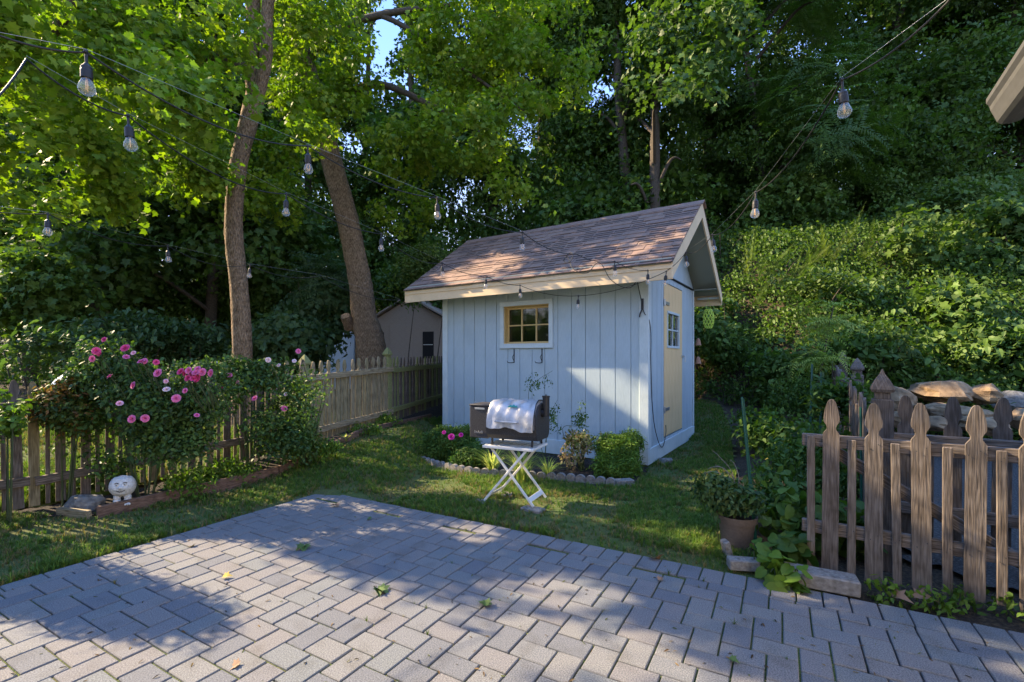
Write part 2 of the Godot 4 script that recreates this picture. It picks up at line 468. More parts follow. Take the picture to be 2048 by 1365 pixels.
func in_sky_gap(p: Vector3) -> bool:
	if p.z > -1.0: return false
	var u := 1024.0 + FOCAL * p.x / -p.z
	var v := HORIZON - FOCAL * (p.y - EYE) / -p.z
	var e := Vector2((u - 778.0) / 40.0, (v - 45.0) / 85.0)
	return e.length() < 1.0 + 0.5 * clump.get_noise_2d(u * 0.6, v * 0.6)

# blobs: [centre, radii, copies]
func foliage(called: String, parent: Node3D, mesh: Mesh, blobs: Array, tints: Array, size := Vector2(0.8, 1.2), sd := 1, dapple := 0.32, gap := 0.0, gap_scale := 1.0, shell := 0.55, droop := 0.3) -> MultiMeshInstance3D:
	var rng := RandomNumberGenerator.new()
	rng.seed = sd
	var tf: Array[Transform3D] = []
	var cs: Array[Color] = []
	for bl in blobs:
		var c: Vector3 = bl[0]
		var r: Vector3 = bl[1]
		for i in int(bl[2]):
			var d := Vector3(rng.randfn(), rng.randfn(), rng.randfn()).normalized()
			var rad := pow(rng.randf(), shell)
			var p := c + d * r * rad * (1.0 + 0.22 * clump.get_noise_3dv(d * 9.0 + c * 3.0))
			var pick := rng.randf()
			var yaw := rng.randf() * TAU
			var tilt := rng.randf_range(-0.5, 0.5)
			var sc := rng.randf_range(size.x, size.y)
			var mixed := rng.randf()
			if gap > -1.0 and clump.get_noise_3dv(p * 14.0 * gap_scale) < gap: continue
			if p.y < gy(p.x, p.z) + 0.02: continue
			if dapple < 1.0 and in_beam(p, dapple): continue
			if dapple < 1.0 and in_sky_gap(p): continue
			var b := Basis(Vector3(d.z, 0, -d.x).normalized() if absf(d.y) < 0.99 else Vector3.RIGHT, (1.0 - d.y) * droop) * Basis(Vector3.UP, yaw) * Basis(Vector3.RIGHT, tilt)
			tf.append(Transform3D(b.scaled(Vector3.ONE * sc), p))
			var col: Color = tints[int(pick * tints.size())]
			var k := lerpf(0.75, 1.25, mixed)
			cs.append(Color(col.r * k, col.g * k, col.b * k))
	var made := copies(called, parent, mesh, tf, cs)
	made.set_meta("kind", "stuff")
	return made

func copies(called: String, parent: Node, mesh: Mesh, tf: Array[Transform3D], cs: Array[Color]) -> MultiMeshInstance3D:
	var mm := MultiMesh.new()
	mm.transform_format = MultiMesh.TRANSFORM_3D
	mm.use_colors = true
	mm.mesh = mesh
	mm.instance_count = tf.size()
	for i in tf.size():
		var t := tf[i]
		if parent is Node3D and parent != self:
			t = (parent as Node3D).transform.affine_inverse() * t
		mm.set_instance_transform(i, t)
		mm.set_instance_color(i, cs[i])
	var o := MultiMeshInstance3D.new()
	o.name = called
	o.multimesh = mm
	parent.add_child(o, true)
	return o

func branch(parent: Node3D, called: String, pts: Array, rad: Array, m: Material, sides := 9) -> MeshInstance3D:
	# smooth line through world points, as a part of the parent
	var cv := Curve3D.new()
	for i in pts.size():
		var tan: Vector3 = (pts[mini(i + 1, pts.size() - 1)] - pts[maxi(i - 1, 0)]) * 0.18
		cv.add_point(pts[i], -tan, tan)
	var n := pts.size() * 5
	var ps := PackedVector3Array()
	var rs := PackedFloat32Array()
	var inv := parent.transform.affine_inverse()
	for i in n + 1:
		var t := float(i) / n * (pts.size() - 1)
		var k := mini(int(t), pts.size() - 2)
		ps.append(inv * cv.sample(k, t - k))
		rs.append(lerpf(rad[k], rad[k + 1], t - k))
	var mb := MB.new()
	mb.tube(ps, rs, sides, 0.07)
	return put(called, mb.mesh(m), parent)

# strap-leaved clump: arching blades from one root
func strap_mesh(blades: int, h: float, spread: float, w: float, sd: int, mat: Material) -> ArrayMesh:
	var rng := RandomNumberGenerator.new()
	rng.seed = sd
	var mb := MB.new()
	for i in blades:
		var a := rng.randf() * TAU
		var d := Vector3(cos(a), 0, sin(a))
		var s := d.cross(Vector3.UP)
		var hh := h * rng.randf_range(0.55, 1.05)
		var sp := spread * rng.randf_range(0.3, 1.0)
		var root := d * rng.randf() * spread * 0.15
		var last_l := root - s * w * 0.5
		var last_r := root + s * w * 0.5
		for k in range(1, 5):
			var t := k / 4.0
			var p := root + d * sp * t * t + Vector3.UP * hh * (t * 1.25 - 0.45 * t * t * t)
			var ww := w * (1.0 - t * t) * 0.5
			var nl := p - s * ww
			var nr := p + s * ww
			mb.quad(last_l, last_r, nr, nl)
			last_l = nl
			last_r = nr
	return mb.mesh(mat)

# ---------- fences ----------
func gothic(w: float, h: float, head := 0.19) -> PackedVector2Array:
	var right := [Vector2(0.5, 0.0), Vector2(0.5, h - head), Vector2(0.44, h - head * 0.95), Vector2(0.28, h - head * 0.86), Vector2(0.27, h - head * 0.79), Vector2(0.32, h - head * 0.73), Vector2(0.46, h - head * 0.64), Vector2(0.48, h - head * 0.54), Vector2(0.40, h - head * 0.30), Vector2(0.24, h - head * 0.07), Vector2(0.10, h)]
	var p := PackedVector2Array()
	for q in right: p.append(Vector2(q.x * w, q.y))
	for i in range(right.size() - 1, -1, -1): p.append(Vector2(-right[i].x * w, right[i].y))
	return p

func post_mesh(w: float, h: float, m: Material, finial := 0.17) -> ArrayMesh:
	var mb := MB.new()
	mb.cham(Vector3(0, (h - finial) * 0.5 - 0.1, 0), Vector3(w, h - finial + 0.2, w), 0.006)
	var y := h - finial
	mb.cham(Vector3(0, y + 0.022, 0), Vector3(w * 0.74, 0.044, w * 0.74), 0.004)
	var rings := [[0.50, 0.044], [0.56, 0.062], [0.52, 0.078], [0.34, 0.120], [0.14, 0.155], [0.02, finial]]
	for i in rings.size() - 1:
		for k in 4:
			var a := TAU * k / 4.0 + PI / 4
			var e := TAU * (k + 1) / 4.0 + PI / 4
			var r0: float = rings[i][0] * w * 1.41
			var r1: float = rings[i + 1][0] * w * 1.41
			mb.quad(Vector3(cos(e) * r0, y + rings[i][1], sin(e) * r0), Vector3(cos(a) * r0, y + rings[i][1], sin(a) * r0), Vector3(cos(a) * r1, y + rings[i + 1][1], sin(a) * r1), Vector3(cos(e) * r1, y + rings[i + 1][1], sin(e) * r1))
	return mb.mesh(m)

# pickets stand on the camera's side (side = 1) or the far side (-1) of the rails
func picket_fence(called: String, label: String, a: Vector3, b: Vector3, o: Dictionary) -> Node3D:
	var d := b - a
	var run := Vector2(d.x, d.z).length()
	var t := thing(called, label, "fence" if not o.has("gate") else "gate", a, atan2(-d.z, d.x), o.get("group", ""))
	var rng := RandomNumberGenerator.new()
	rng.seed = o.get("seed", 3)
	var sp: float = o.spacing
	var n := int(run / sp)
	var side: float = o.get("side", 1.0)
	var woods: Array = o.woods
	var lo: float = o.get("gap", 0.04)
	var wide: Array = []
	var thin: Array = []
	for m in woods:
		var mb := MB.new()
		mb.prism(gothic(o.wide, o.h, o.get("head", 0.19)), -0.009, 0.009)
		wide.append(mb.mesh(m))
		var mt := MB.new()
		mt.cham(Vector3(0, o.thin_h * 0.5, 0), Vector3(o.thin, o.thin_h, 0.018), 0.003)
		thin.append(mt.mesh(m))
	var off := side * 0.031
	for i in n + 1:
		for k in 2:
			var x: float = o.get("start", 0.0) + i * sp + k * sp * 0.5
			if x > run + 0.001: continue
			var y := d.y * x / run + lo + rng.randf_range(-0.008, 0.008)
			var lean := Basis(Vector3.BACK, rng.randf_range(-0.012, 0.012) + o.get("lean", 0.0)) * Basis(Vector3.RIGHT, rng.randf_range(-0.01, 0.01))
			put("picket", (wide if k == 0 else thin)[rng.randi() % woods.size()], t, Vector3(x, y, off + rng.randf_range(0.0, 0.002) * side), lean)
	for ry in o.rails:
		var mb := MB.new()
		var ext: float = o.get("extend", 0.0)
		var ln := sqrt(run * run + d.y * d.y) + ext
		mb.cham(Vector3.ZERO, Vector3(ln, 0.075, 0.036), 0.004)
		put("rail", mb.mesh(o.rail), t, Vector3(run * 0.5 - ext * 0.5, d.y * 0.5 + ry, 0), Basis(Vector3.BACK, atan2(d.y, run)))
	for p in o.get("posts", []):
		put("post", post_mesh(o.get("post_w", 0.09), p[1], o.get("post_mat", o.rail)), t, Vector3(p[0], d.y * p[0] / run, -side * o.get("post_off", 0.066)))
	if o.has("brace"):
		var br: Array = o.brace
		var p: Vector2 = br[0]
		var q: Vector2 = br[1]
		var mb := MB.new()
		mb.cham(Vector3.ZERO, Vector3((q - p).length(), 0.07, 0.022), 0.004)
		put("brace", mb.mesh(o.rail), t, Vector3((p.x + q.x) * 0.5, (p.y + q.y) * 0.5, -side * 0.031), Basis(Vector3.BACK, (q - p).angle()))
	return t

# ---------- the setting ----------
const PATIO_YAW := 29.5
const PATIO_AT := Vector2(-1.82, -4.625)
func patio_to_world(p: Vector2) -> Vector2:
	var y := deg_to_rad(PATIO_YAW)
	return PATIO_AT + Vector2(cos(y), sin(y)) * p.x + Vector2(sin(y), -cos(y)) * p.y
func world_to_patio(w: Vector2) -> Vector2:
	var y := deg_to_rad(PATIO_YAW)
	var d := w - PATIO_AT
	return Vector2(d.dot(Vector2(cos(y), sin(y))), d.dot(Vector2(sin(y), -cos(y))))

var LAWN := PackedVector2Array([Vector2(-7.5, 1.0), Vector2(-6.4, -1.6), Vector2(-4.15, -3.95), Vector2(-3.45, -3.92), Vector2(-2.46, -5.02), Vector2(-1.62, -7.4), Vector2(-1.22, -9.4), Vector2(0.0, -11.5), Vector2(3.0, -12.2), Vector2(4.3, -10.0), Vector2(3.5, -7.6), Vector2(2.45, -5.2), Vector2(1.52, -3.35), Vector2(1.75, -2.7), Vector2(0.0, 1.0)])
var NEXT := PackedVector2Array([Vector2(-9.5, -0.5), Vector2(-6.7, -1.6), Vector2(-4.35, -4.0), Vector2(-2.75, -5.85), Vector2(-2.2, -7.4), Vector2(-2.6, -8.8), Vector2(-7.0, -7.6), Vector2(-11.0, -5.0)])
var BED := PackedVector2Array([Vector2(-4.3, -3.92), Vector2(-3.45, -3.90), Vector2(-2.45, -5.0), Vector2(-1.60, -7.4), Vector2(-1.2, -9.4), Vector2(-1.5, -10.6), Vector2(-2.0, -8.0), Vector2(-2.55, -5.9), Vector2(-4.0, -4.2)])
var SHEDBED := PackedVector2Array([Vector2(-1.25, -6.55), Vector2(-0.75, -5.95), Vector2(0.0, -5.25), Vector2(0.75, -4.85), Vector2(1.25, -4.85), Vector2(1.62, -5.65), Vector2(-1.05, -7.42)])

func sheet(poly: PackedVector2Array, lift: float, cell: float, m: Material) -> ArrayMesh:
	var mb := MB.new()
	var lo := poly[0]
	var hi := poly[0]
	for p in poly:
		lo = lo.min(p)
		hi = hi.max(p)
	var nx := int((hi.x - lo.x) / cell) + 1
	var nz := int((hi.y - lo.y) / cell) + 1
	for i in nx:
		for j in nz:
			var x := lo.x + i * cell
			var z := lo.y + j * cell
			if not Geometry2D.is_point_in_polygon(Vector2(x + cell * 0.5, z + cell * 0.5), poly): continue
			var q: Array[Vector3] = []
			for c in [[0, 1], [1, 1], [1, 0], [0, 0]]:
				var w := on(x + c[0] * cell, z + c[1] * cell)
				q.append(w + Vector3.UP * (lift + 0.008 * clump.get_noise_2d(w.x * 18.0, w.z * 18.0)))
			mb.quad(q[0], q[1], q[2], q[3])
	return mb.mesh(m)

func build_ground() -> void:
	# one sheet for the whole place: flat garden, wooded hill behind and to the right
	var mb := MB.new()
	var xs: Array[float] = []
	var zs: Array[float] = []
	var x := -46.0
	while x <= 46.0:
		xs.append(x)
		x += 0.4 if absf(x) < 12.0 else 1.2
	var z := 14.0
	while z >= -60.0:
		zs.append(z)
		z -= 0.4 if z > -20.0 and z < 2.0 else 1.2
	for i in xs.size() - 1:
		for j in zs.size() - 1:
			var q: Array[Vector3] = []
			for c in [[0, 0], [1, 0], [1, 1], [0, 1]]:
				q.append(on(xs[i + c[0]], zs[j + c[1]]) - Vector3.UP * 0.03)
			mb.quad(q[0], q[1], q[2], q[3])
	structure("ground", mb.mesh(M.earth))
	structure("lawn", sheet(LAWN, 0.0, 0.12, M.lawn))
	structure("neighbour_lawn", sheet(NEXT, 0.0, 0.15, M.lawn))
	structure("flower_bed", sheet(BED, 0.012, 0.07, M.mulch))
	structure("shed_bed", sheet(SHEDBED, 0.010, 0.07, M.mulch))
	structure("gravel_path", sheet(PackedVector2Array([Vector2(2.55, -3.05), Vector2(4.9, -6.6), Vector2(8.0, -6.2), Vector2(8.0, -0.5), Vector2(2.9, -2.5)]), 0.0, 0.15, M.gravel))

var joints: Array[Vector3] = []
func build_patio() -> void:
	var base := MB.new()
	var c: Array[Vector3] = []
	for p in [Vector2(0, -6.2), Vector2(6.6, -6.2), Vector2(6.6, 0), Vector2(0, 0)]:
		var w := patio_to_world(p)
		c.append(Vector3(w.x, -0.010, w.y))
	base.quad(c[0], c[1], c[2], c[3])
	var patio := structure("patio", base.mesh(M.sand))
	var rng := RandomNumberGenerator.new()
	rng.seed = 77
	var W := 0.123
	var L := 0.185
	var tints := []
	for k in 6:
		tints.append(tinted(M.paver, [0.90, 1.0, 0.74, 0.99, 0.86, 0.94][k], [0.91, 0.98, 0.76, 0.93, 0.90, 0.90][k], [0.93, 0.95, 0.82, 0.90, 0.91, 0.90][k]))
	var rects: Array = []
	var inner := Rect2(W, -6.0, 6.2, 6.0 - L)
	for i in range(-60, 60):
		for j in range(-40, 40):
			var o := Vector2(0.05, -0.03) + Vector2(W, W) * i + Vector2(L + W, W - L) * j
			for r in [Rect2(o, Vector2(L, W)), Rect2(o + Vector2(L, W - L), Vector2(W, L))]:
				var k: Rect2 = r.intersection(inner)
				if k.size.x > 0.035 and k.size.y > 0.035: rects.append(k)
	for i in 54: rects.append(Rect2(i * W, -L, W, L))          # soldier course along the lawn
	for i in 33: rects.append(Rect2(0, -L - (i + 1) * L, W, L))
	var list: Array = []
	for r in rects:
		var w := patio_to_world(r.get_center())
		var d := -w.y
		if d < 1.2 or d > 5.0: continue
		var u := 1024.0 + FOCAL * w.x / d
		var v := HORIZON + FOCAL * EYE / d
		if u < -420 or u > 2450 or v > 1640: continue
		var seen := u > -60 and u < 2110 and v < 1430
		list.append([r, w, d if seen else 50.0 + d])
	list.sort_custom(func(a, b): return a[2] < b[2])
	var cache := {}
	var rest := MB.new()
	for n in list.size():
		var r: Rect2 = list[n][0]
		var w: Vector2 = list[n][1]
		var size := Vector3(r.size.x - 0.0075, 0.05, r.size.y - 0.0075)
		var at := Vector3(w.x, -0.013 + rng.randf_range(-0.0018, 0.0018), w.y)
		var b := Basis(Vector3.UP, -deg_to_rad(PATIO_YAW) + rng.randf_range(-0.008, 0.008)) * Basis(Vector3.RIGHT, rng.randf_range(-0.007, 0.007)) * Basis(Vector3.BACK, rng.randf_range(-0.007, 0.007))
		var t := rng.randi() % tints.size()
		if rng.randf() < 0.5:
			var jp := patio_to_world(r.position + Vector2(rng.randf() * r.size.x, 0.0))
			joints.append(Vector3(jp.x, 0.0, jp.y))
		if n < 300:
			var key := "%d %.3f %.3f" % [t, size.x, size.z]
			if not cache.has(key):
				var mb := MB.new()
				mb.cham(Vector3.ZERO, size, 0.004)
				cache[key] = mb.mesh(tints[t])
			put("paver", cache[key], patio, at, b)
		else:
			rest.cham(at, size, 0.004, b)
	var far := put("pavers_beyond", rest.mesh(tints[3]), patio)
	far.set_meta("kind", "stuff")

func build_grass() -> void:
	var rng := RandomNumberGenerator.new()
	rng.seed = 5
	var mesh := strap_mesh(8, 0.055, 0.045, 0.0048, 8, M.blade)
	var tf: Array[Transform3D] = []
	var cs: Array[Color] = []
	for i in 185000:
		var x := rng.randf_range(-8.0, 4.3)
		var d := 2.4 + 8.4 * pow(rng.randf(), 1.7)
		var p := Vector2(x, -d)
		var u := 1024.0 + FOCAL * x / d
		if u < -150 or u > 2150: continue
		var beyond := Geometry2D.is_point_in_polygon(p, NEXT)
		if not (beyond or Geometry2D.is_point_in_polygon(p, LAWN)) or Geometry2D.is_point_in_polygon(p, SHEDBED): continue
		var q := world_to_patio(p)
		if q.x > -0.015 and q.y < 0.015: continue
		var s := shed_local(p)
		if s.x < 0.03 and s.x > -3.25 and s.y < 0.03 and s.y > -2.5: continue
		var bare := clump.get_noise_2d(x * 13.0, d * 13.0)
		var edge := minf(absf(q.y) if q.x > 0 else 9.0, absf(q.x) if q.y < 0 else 9.0)
		bare -= 0.16 * smoothstep(0.30, 0.05, edge)
		if Geometry2D.is_point_in_polygon(p, STRIP): bare -= 0.12
		if bare < -0.22 and rng.randf() < 0.7: continue
		var k := rng.randf()
		var sc := rng.randf_range(0.55, 1.25) * (0.7 if bare < -0.1 else 1.0)
		tf.append(Transform3D(Basis(Vector3.UP, rng.randf() * TAU).scaled(Vector3(sc, sc * rng.randf_range(0.7, 1.2), sc)), on(x, -d)))
		var col := Color(0.10, 0.185, 0.028) if k < 0.55 else (Color(0.16, 0.24, 0.04) if k < 0.87 else Color(0.28, 0.24, 0.10))
		if bare < -0.05 and k > 0.6: col = Color(0.26, 0.21, 0.10)
		var w := rng.randf_range(0.75, 1.25)
		if beyond: tf[-1] = tf[-1].scaled_local(Vector3(1.3, 1.9, 1.3))
		cs.append(Color(col.r * w, col.g * w, col.b * w))
	# thin blades and moss in the joints of the patio
	for p in joints:
		var sc := rng.randf_range(0.12, 0.40) if rng.randf() < 0.8 else rng.randf_range(0.4, 0.8)
		if clump.get_noise_2d(p.x * 9.0, p.z * 9.0) < 0.02: continue
		tf.append(Transform3D(Basis(Vector3.UP, rng.randf() * TAU).scaled(Vector3(sc, sc, sc)), p))
		cs.append(Color(0.07, 0.12, 0.02) if rng.randf() < 0.7 else Color(0.18, 0.15, 0.06))
	var o := copies("grass", self, mesh, tf, cs)
	o.set_meta("kind", "stuff")
	tag(o, "short patchy green grass covering the lawn", "grass")

var STRIP := PackedVector2Array([Vector2(-3.5, -3.8), Vector2(-2.4, -5.0), Vector2(-1.9, -5.4), Vector2(-1.5, -4.7), Vector2(-3.1, -2.9)])

# ---------- the shed ----------
const SHED_AT := Vector3(1.63, 0.0, -5.72)
const SHED_YAW := -33.0
func shed_local(p: Vector2) -> Vector2:
	var y := deg_to_rad(33.0)
	var d := p - Vector2(SHED_AT.x, SHED_AT.z)
	return Vector2(d.dot(Vector2(cos(y), sin(y))), d.dot(Vector2(-sin(y), cos(y))))

func rect_poly(x0: float, y0: float, x1: float, y1: float) -> PackedVector2Array:
	return PackedVector2Array([Vector2(x0, y0), Vector2(x1, y0), Vector2(x1, y1), Vector2(x0, y1)])

func build_shed() -> void:
	var t := thing("garden_shed", "pale blue plank garden shed with brown shingle roof and wooden door", "shed", SHED_AT, deg_to_rad(SHED_YAW))
	var len := 3.22
	var dep := 2.44
	var rng := RandomNumberGenerator.new()
	rng.seed = 12
	# front wall: backing sheet and sixteen planks, cut round the window
	var hole := rect_poly(-2.085, 1.505, -1.33, 2.055)
	var back := MB.new()
	# backing built as four strips so that the opening stays open
	for r in [[-len, 0.03, -2.085, 2.42], [-1.33, 0.03, 0, 2.42], [-2.085, 0.03, -1.33, 1.505], [-2.085, 2.055, -1.33, 2.42]]:
		back.prism(rect_poly(r[0], r[1], r[2], r[3]), -0.04, -0.012)
	put("wall_backing", back.mesh(M.blue), t)
	var n := 16
	var w := len / n
	for i in n:
		var x0 := -len + i * w
		var pl := rect_poly(x0 + 0.005, 0.16, x0 + w - 0.005, 2.42)
		for p in Geometry2D.clip_polygons(pl, hole):
			var mb := MB.new()
			mb.prism(p, -0.0118, 0.0)
			put("plank", mb.mesh(M.blue), t)
	# gable wall with the door
	var gable := PackedVector2Array([Vector2(0, 0.03), Vector2(dep, 0.03), Vector2(dep, 2.42), Vector2(dep * 0.5, 3.30), Vector2(0, 2.42)])
	var door_hole := rect_poly(0.715, 0.24, 1.715, 2.33)
	var gb := Basis(Vector3(0, 0, -1), Vector3.UP, Vector3(1, 0, 0))   # (t, y, out) -> local
	var gback := MB.new()
	for r in [[0.0, 0.03, 0.715, 2.42], [1.715, 0.03, dep, 2.42], [0.715, 2.33, 1.715, 2.42], [0.715, 0.03, 1.715, 0.24]]:
		gback.prism(rect_poly(r[0], r[1], r[2], r[3]), -0.04, -0.012, gb)
	gback.prism(PackedVector2Array([Vector2(0, 2.42), Vector2(dep, 2.42), Vector2(dep * 0.5, 3.30)]), -0.04, -0.012, gb)
	put("wall_backing", gback.mesh(M.blue), t)
	var gw := dep / 12.0
	for i in 12:
		var strip := rect_poly(i * gw + 0.005, 0.03, (i + 1) * gw - 0.005, 2.40)
		for p in Geometry2D.clip_polygons(strip, door_hole):
			var mb := MB.new()
			mb.prism(p, -0.0118, 0.0, gb)
			put("plank", mb.mesh(M.blue), t)
	var top := MB.new()
	top.prism(PackedVector2Array([Vector2(0, 2.44), Vector2(dep, 2.44), Vector2(dep * 0.5, 3.29)]), -0.0118, 0.006, gb)
	put("gable_panel", top.mesh(M.blue), t)
	var flash := MB.new()
	flash.cham(Vector3(0.010, 2.420, -dep * 0.5), Vector3(0.022, 0.020, dep), 0.003)
	put("drip_strip", flash.mesh(M.dark), t)
	# back, left end and floor close the box
	var rear := MB.new()
	rear.box(Vector3(-len * 0.5, 1.22, -dep + 0.02), Vector3(len - 0.1, 2.38, 0.04))
	put("rear_wall", rear.mesh(M.blue), t)
	var endw := MB.new()
	endw.prism(gable, 0.0, 0.04, gb, Vector3(-len, 0, 0))
	put("end_wall", endw.mesh(M.blue), t)
	var fl := MB.new()
	fl.box(Vector3(-len * 0.5, 0.10, -dep * 0.5), Vector3(len - 0.12, 0.05, dep - 0.12))
	put("shed_floor", fl.mesh(M.dark), t)
	# near-black boards added to make the inside look unlit
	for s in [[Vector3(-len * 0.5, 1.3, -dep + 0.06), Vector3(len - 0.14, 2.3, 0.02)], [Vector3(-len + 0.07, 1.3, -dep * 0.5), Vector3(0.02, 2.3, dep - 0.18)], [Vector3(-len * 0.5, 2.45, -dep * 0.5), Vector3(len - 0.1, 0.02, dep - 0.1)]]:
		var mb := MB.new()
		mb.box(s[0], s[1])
		put("dark_lining", mb.mesh(M.inside), t)
	# skirt and corner boards
	for s in [[Vector3(-len * 0.5, 0.115, 0.012), Vector3(len + 0.05, 0.19, 0.024)], [Vector3(0.012, 0.115, -dep * 0.5 - 0.012), Vector3(0.024, 0.19, dep - 0.02)]]:
		var mb := MB.new()
		mb.cham(s[0], s[1], 0.004)
		put("skirt_board", mb.mesh(M.trim), t)
	for s in [[Vector3(-0.035, 1.31, 0.011), Vector3(0.115, 2.19, 0.022)], [Vector3(0.011, 1.31, -0.048), Vector3(0.022, 2.19, 0.085)], [Vector3(-len + 0.035, 1.31, 0.011), Vector3(0.10, 2.19, 0.022)], [Vector3(0.011, 1.31, -dep + 0.03), Vector3(0.022, 2.19, 0.06)]]:
		var mb := MB.new()
		mb.cham(s[0], s[1], 0.004)
		put("corner_board", mb.mesh(M.trim), t)
	build_window(t)
	build_door(t, gb)
	# roof
	var x0 := -len - 0.49
	var x1 := 0.37
	var ridge := Vector2(-1.22, 3.45)
	var eave := Vector2(0.345, 2.365)
	var eave_b := Vector2(-2.785, 2.365)
	var xb := Basis(Vector3(0, 0, 1), Vector3.UP, Vector3(-1, 0, 0))   # (z, y, depth) -> local, depth runs to -x
	for e in [eave, eave_b]:
		var s: Vector2 = (e - ridge).normalized()
		var nn := Vector2(-s.y, s.x)
		if nn.y < 0: nn = -nn
		var mb := MB.new()
		mb.prism(PackedVector2Array([ridge, e, e - nn * 0.028, ridge - Vector2(0, 0.034)]), -x1 + 0.004, -x0 - 0.004, xb)
		put("roof_deck", mb.mesh(M.soffit), t)
		var rk := MB.new()
		rk.prism(PackedVector2Array([ridge + Vector2(0, -0.004), e + nn * -0.004, e - Vector2(0, 0.175), ridge - Vector2(0, 0.205)]), -x1 - 0.018, -x1 + 0.003, xb)
		put("rake_board", rk.mesh(M.cream), t)
		var rl := MB.new()
		rl.prism(PackedVector2Array([ridge + Vector2(0, -0.004), e + nn * -0.004, e - Vector2(0, 0.175), ridge - Vector2(0, 0.205)]), -x0 - 0.003, -x0 + 0.018, xb)
		put("rake_board", rl.mesh(M.cream), t)
	var fa := MB.new()
	fa.cham(Vector3((x0 + x1) * 0.5, 2.268, 0.328), Vector3(x1 - x0 + 0.030, 0.178, 0.022), 0.003)
	fa.cham(Vector3((x0 + x1) * 0.5, 2.325, 0.344), Vector3(x1 - x0 + 0.036, 0.055, 0.012), 0.003)
	put("fascia", fa.mesh(M.cream), t)
	var fb := MB.new()
	fb.cham(Vector3((x0 + x1) * 0.5, 2.268, -2.768), Vector3(x1 - x0 + 0.030, 0.178, 0.022), 0.003)
	put("fascia", fb.mesh(M.cream), t)
	var sf := MB.new()
	sf.box(Vector3((x0 + x1) * 0.5, 2.42, 0.16), Vector3(x1 - x0 - 0.02, 0.012, 0.31))
	sf.box(Vector3((x0 + x1) * 0.5, 2.42, -2.60), Vector3(x1 - x0 - 0.02, 0.012, 0.31))
	put("soffit", sf.mesh(M.soffit), t)
	for yz in [[2.62, -2.42], [2.30, -2.70]]:
		var mb := MB.new()
		mb.cham(Vector3(0.19, yz[0], yz[1]), Vector3(0.34, 0.035, 0.035), 0.004)
		put("lookout", mb.mesh(M.trim), t)
	# shingles, course by course
	var unit: Array = []
	for k in 5:
		var mb := MB.new()
		mb.box(Vector3.ZERO, Vector3.ONE)
		unit.append(mb.mesh(M.shingle[k]))
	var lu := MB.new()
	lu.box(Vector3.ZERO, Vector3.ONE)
	var shade_unit := lu.mesh(M.shingle_shade)
	var up := Vector3(0, ridge.y - eave.y, ridge.x - eave.x)
	var slope := up.length()
	up /= slope
	var nrm := Vector3(0, -up.z, up.y)
	var courses := 13
	var ex := slope / courses
	for r in courses:
		var x := x0 - 0.02
		var first := true
		while x < x1 + 0.015:
			var ww := rng.randf_range(0.17, 0.34)
			if first: ww *= rng.randf_range(0.4, 1.0)
			first = false
			if x + ww > x1 - 0.06: ww = x1 + 0.022 - x
			var lift := 0.012 + (0.004 if rng.randf() < 0.45 else 0.0)
			var b := Basis(Vector3(1, 0, 0), nrm, -up) * Basis(Vector3.RIGHT, -0.050)
			var mid := Vector3(x + ww * 0.5, eave.y, eave.x) + up * (r * ex + ex * 0.56 - 0.02) + nrm * lift
			if rng.randf() < 0.8:  # dark strip painting the shade line under the tab's lower edge
				put("shade_strip", shade_unit, t, Vector3(x + ww * 0.5, eave.y, eave.x) + up * (r * ex + ex * 0.3 - 0.032) + nrm * 0.0175, Basis(Vector3(1, 0, 0), nrm, -up).scaled_local(Vector3(ww * rng.randf_range(0.7, 1.1), 0.007, ex * 0.6)))
			put("shingle", unit[rng.randi() % 5], t, mid, b.scaled_local(Vector3(ww - 0.005, 0.013, ex * 1.12)))
			x += ww
	var bs := MB.new()
	var e2 := Vector3(0, eave_b.y - ridge.y, eave_b.x - ridge.x)
	var n2 := Vector3(0, -e2.z, e2.y).normalized()
	for r in 13:
		var p := Vector3((x0 + x1) * 0.5, ridge.y, ridge.x) + e2 * ((r + 0.5) / 13.0) + n2 * 0.012
		bs.box(p, Vector3(x1 - x0 + 0.04, 0.010, ex * 1.08), Basis(Vector3(1, 0, 0), n2, Vector3(1, 0, 0).cross(n2)) * Basis(Vector3.RIGHT, 0.03))
	put("rear_shingles", bs.mesh(M.shingle[0]), t).set_meta("kind", "stuff")
	for i in 14:
		var mb := MB.new()
		var xa := x0 + (x1 - x0 + 0.03) * i / 14.0
		var ww := (x1 - x0 + 0.03) / 14.0 + 0.02
		for s in [1.0, -1.0]:
			mb.box(Vector3(xa + ww * 0.5, ridge.y - 0.014 + i % 2 * 0.002, ridge.x + s * 0.062), Vector3(ww, 0.009, 0.15), Basis(Vector3.RIGHT, s * atan2(1.085, 1.565)))
		put("ridge_shingle", mb.mesh(M.shingle[i % 5]), t)

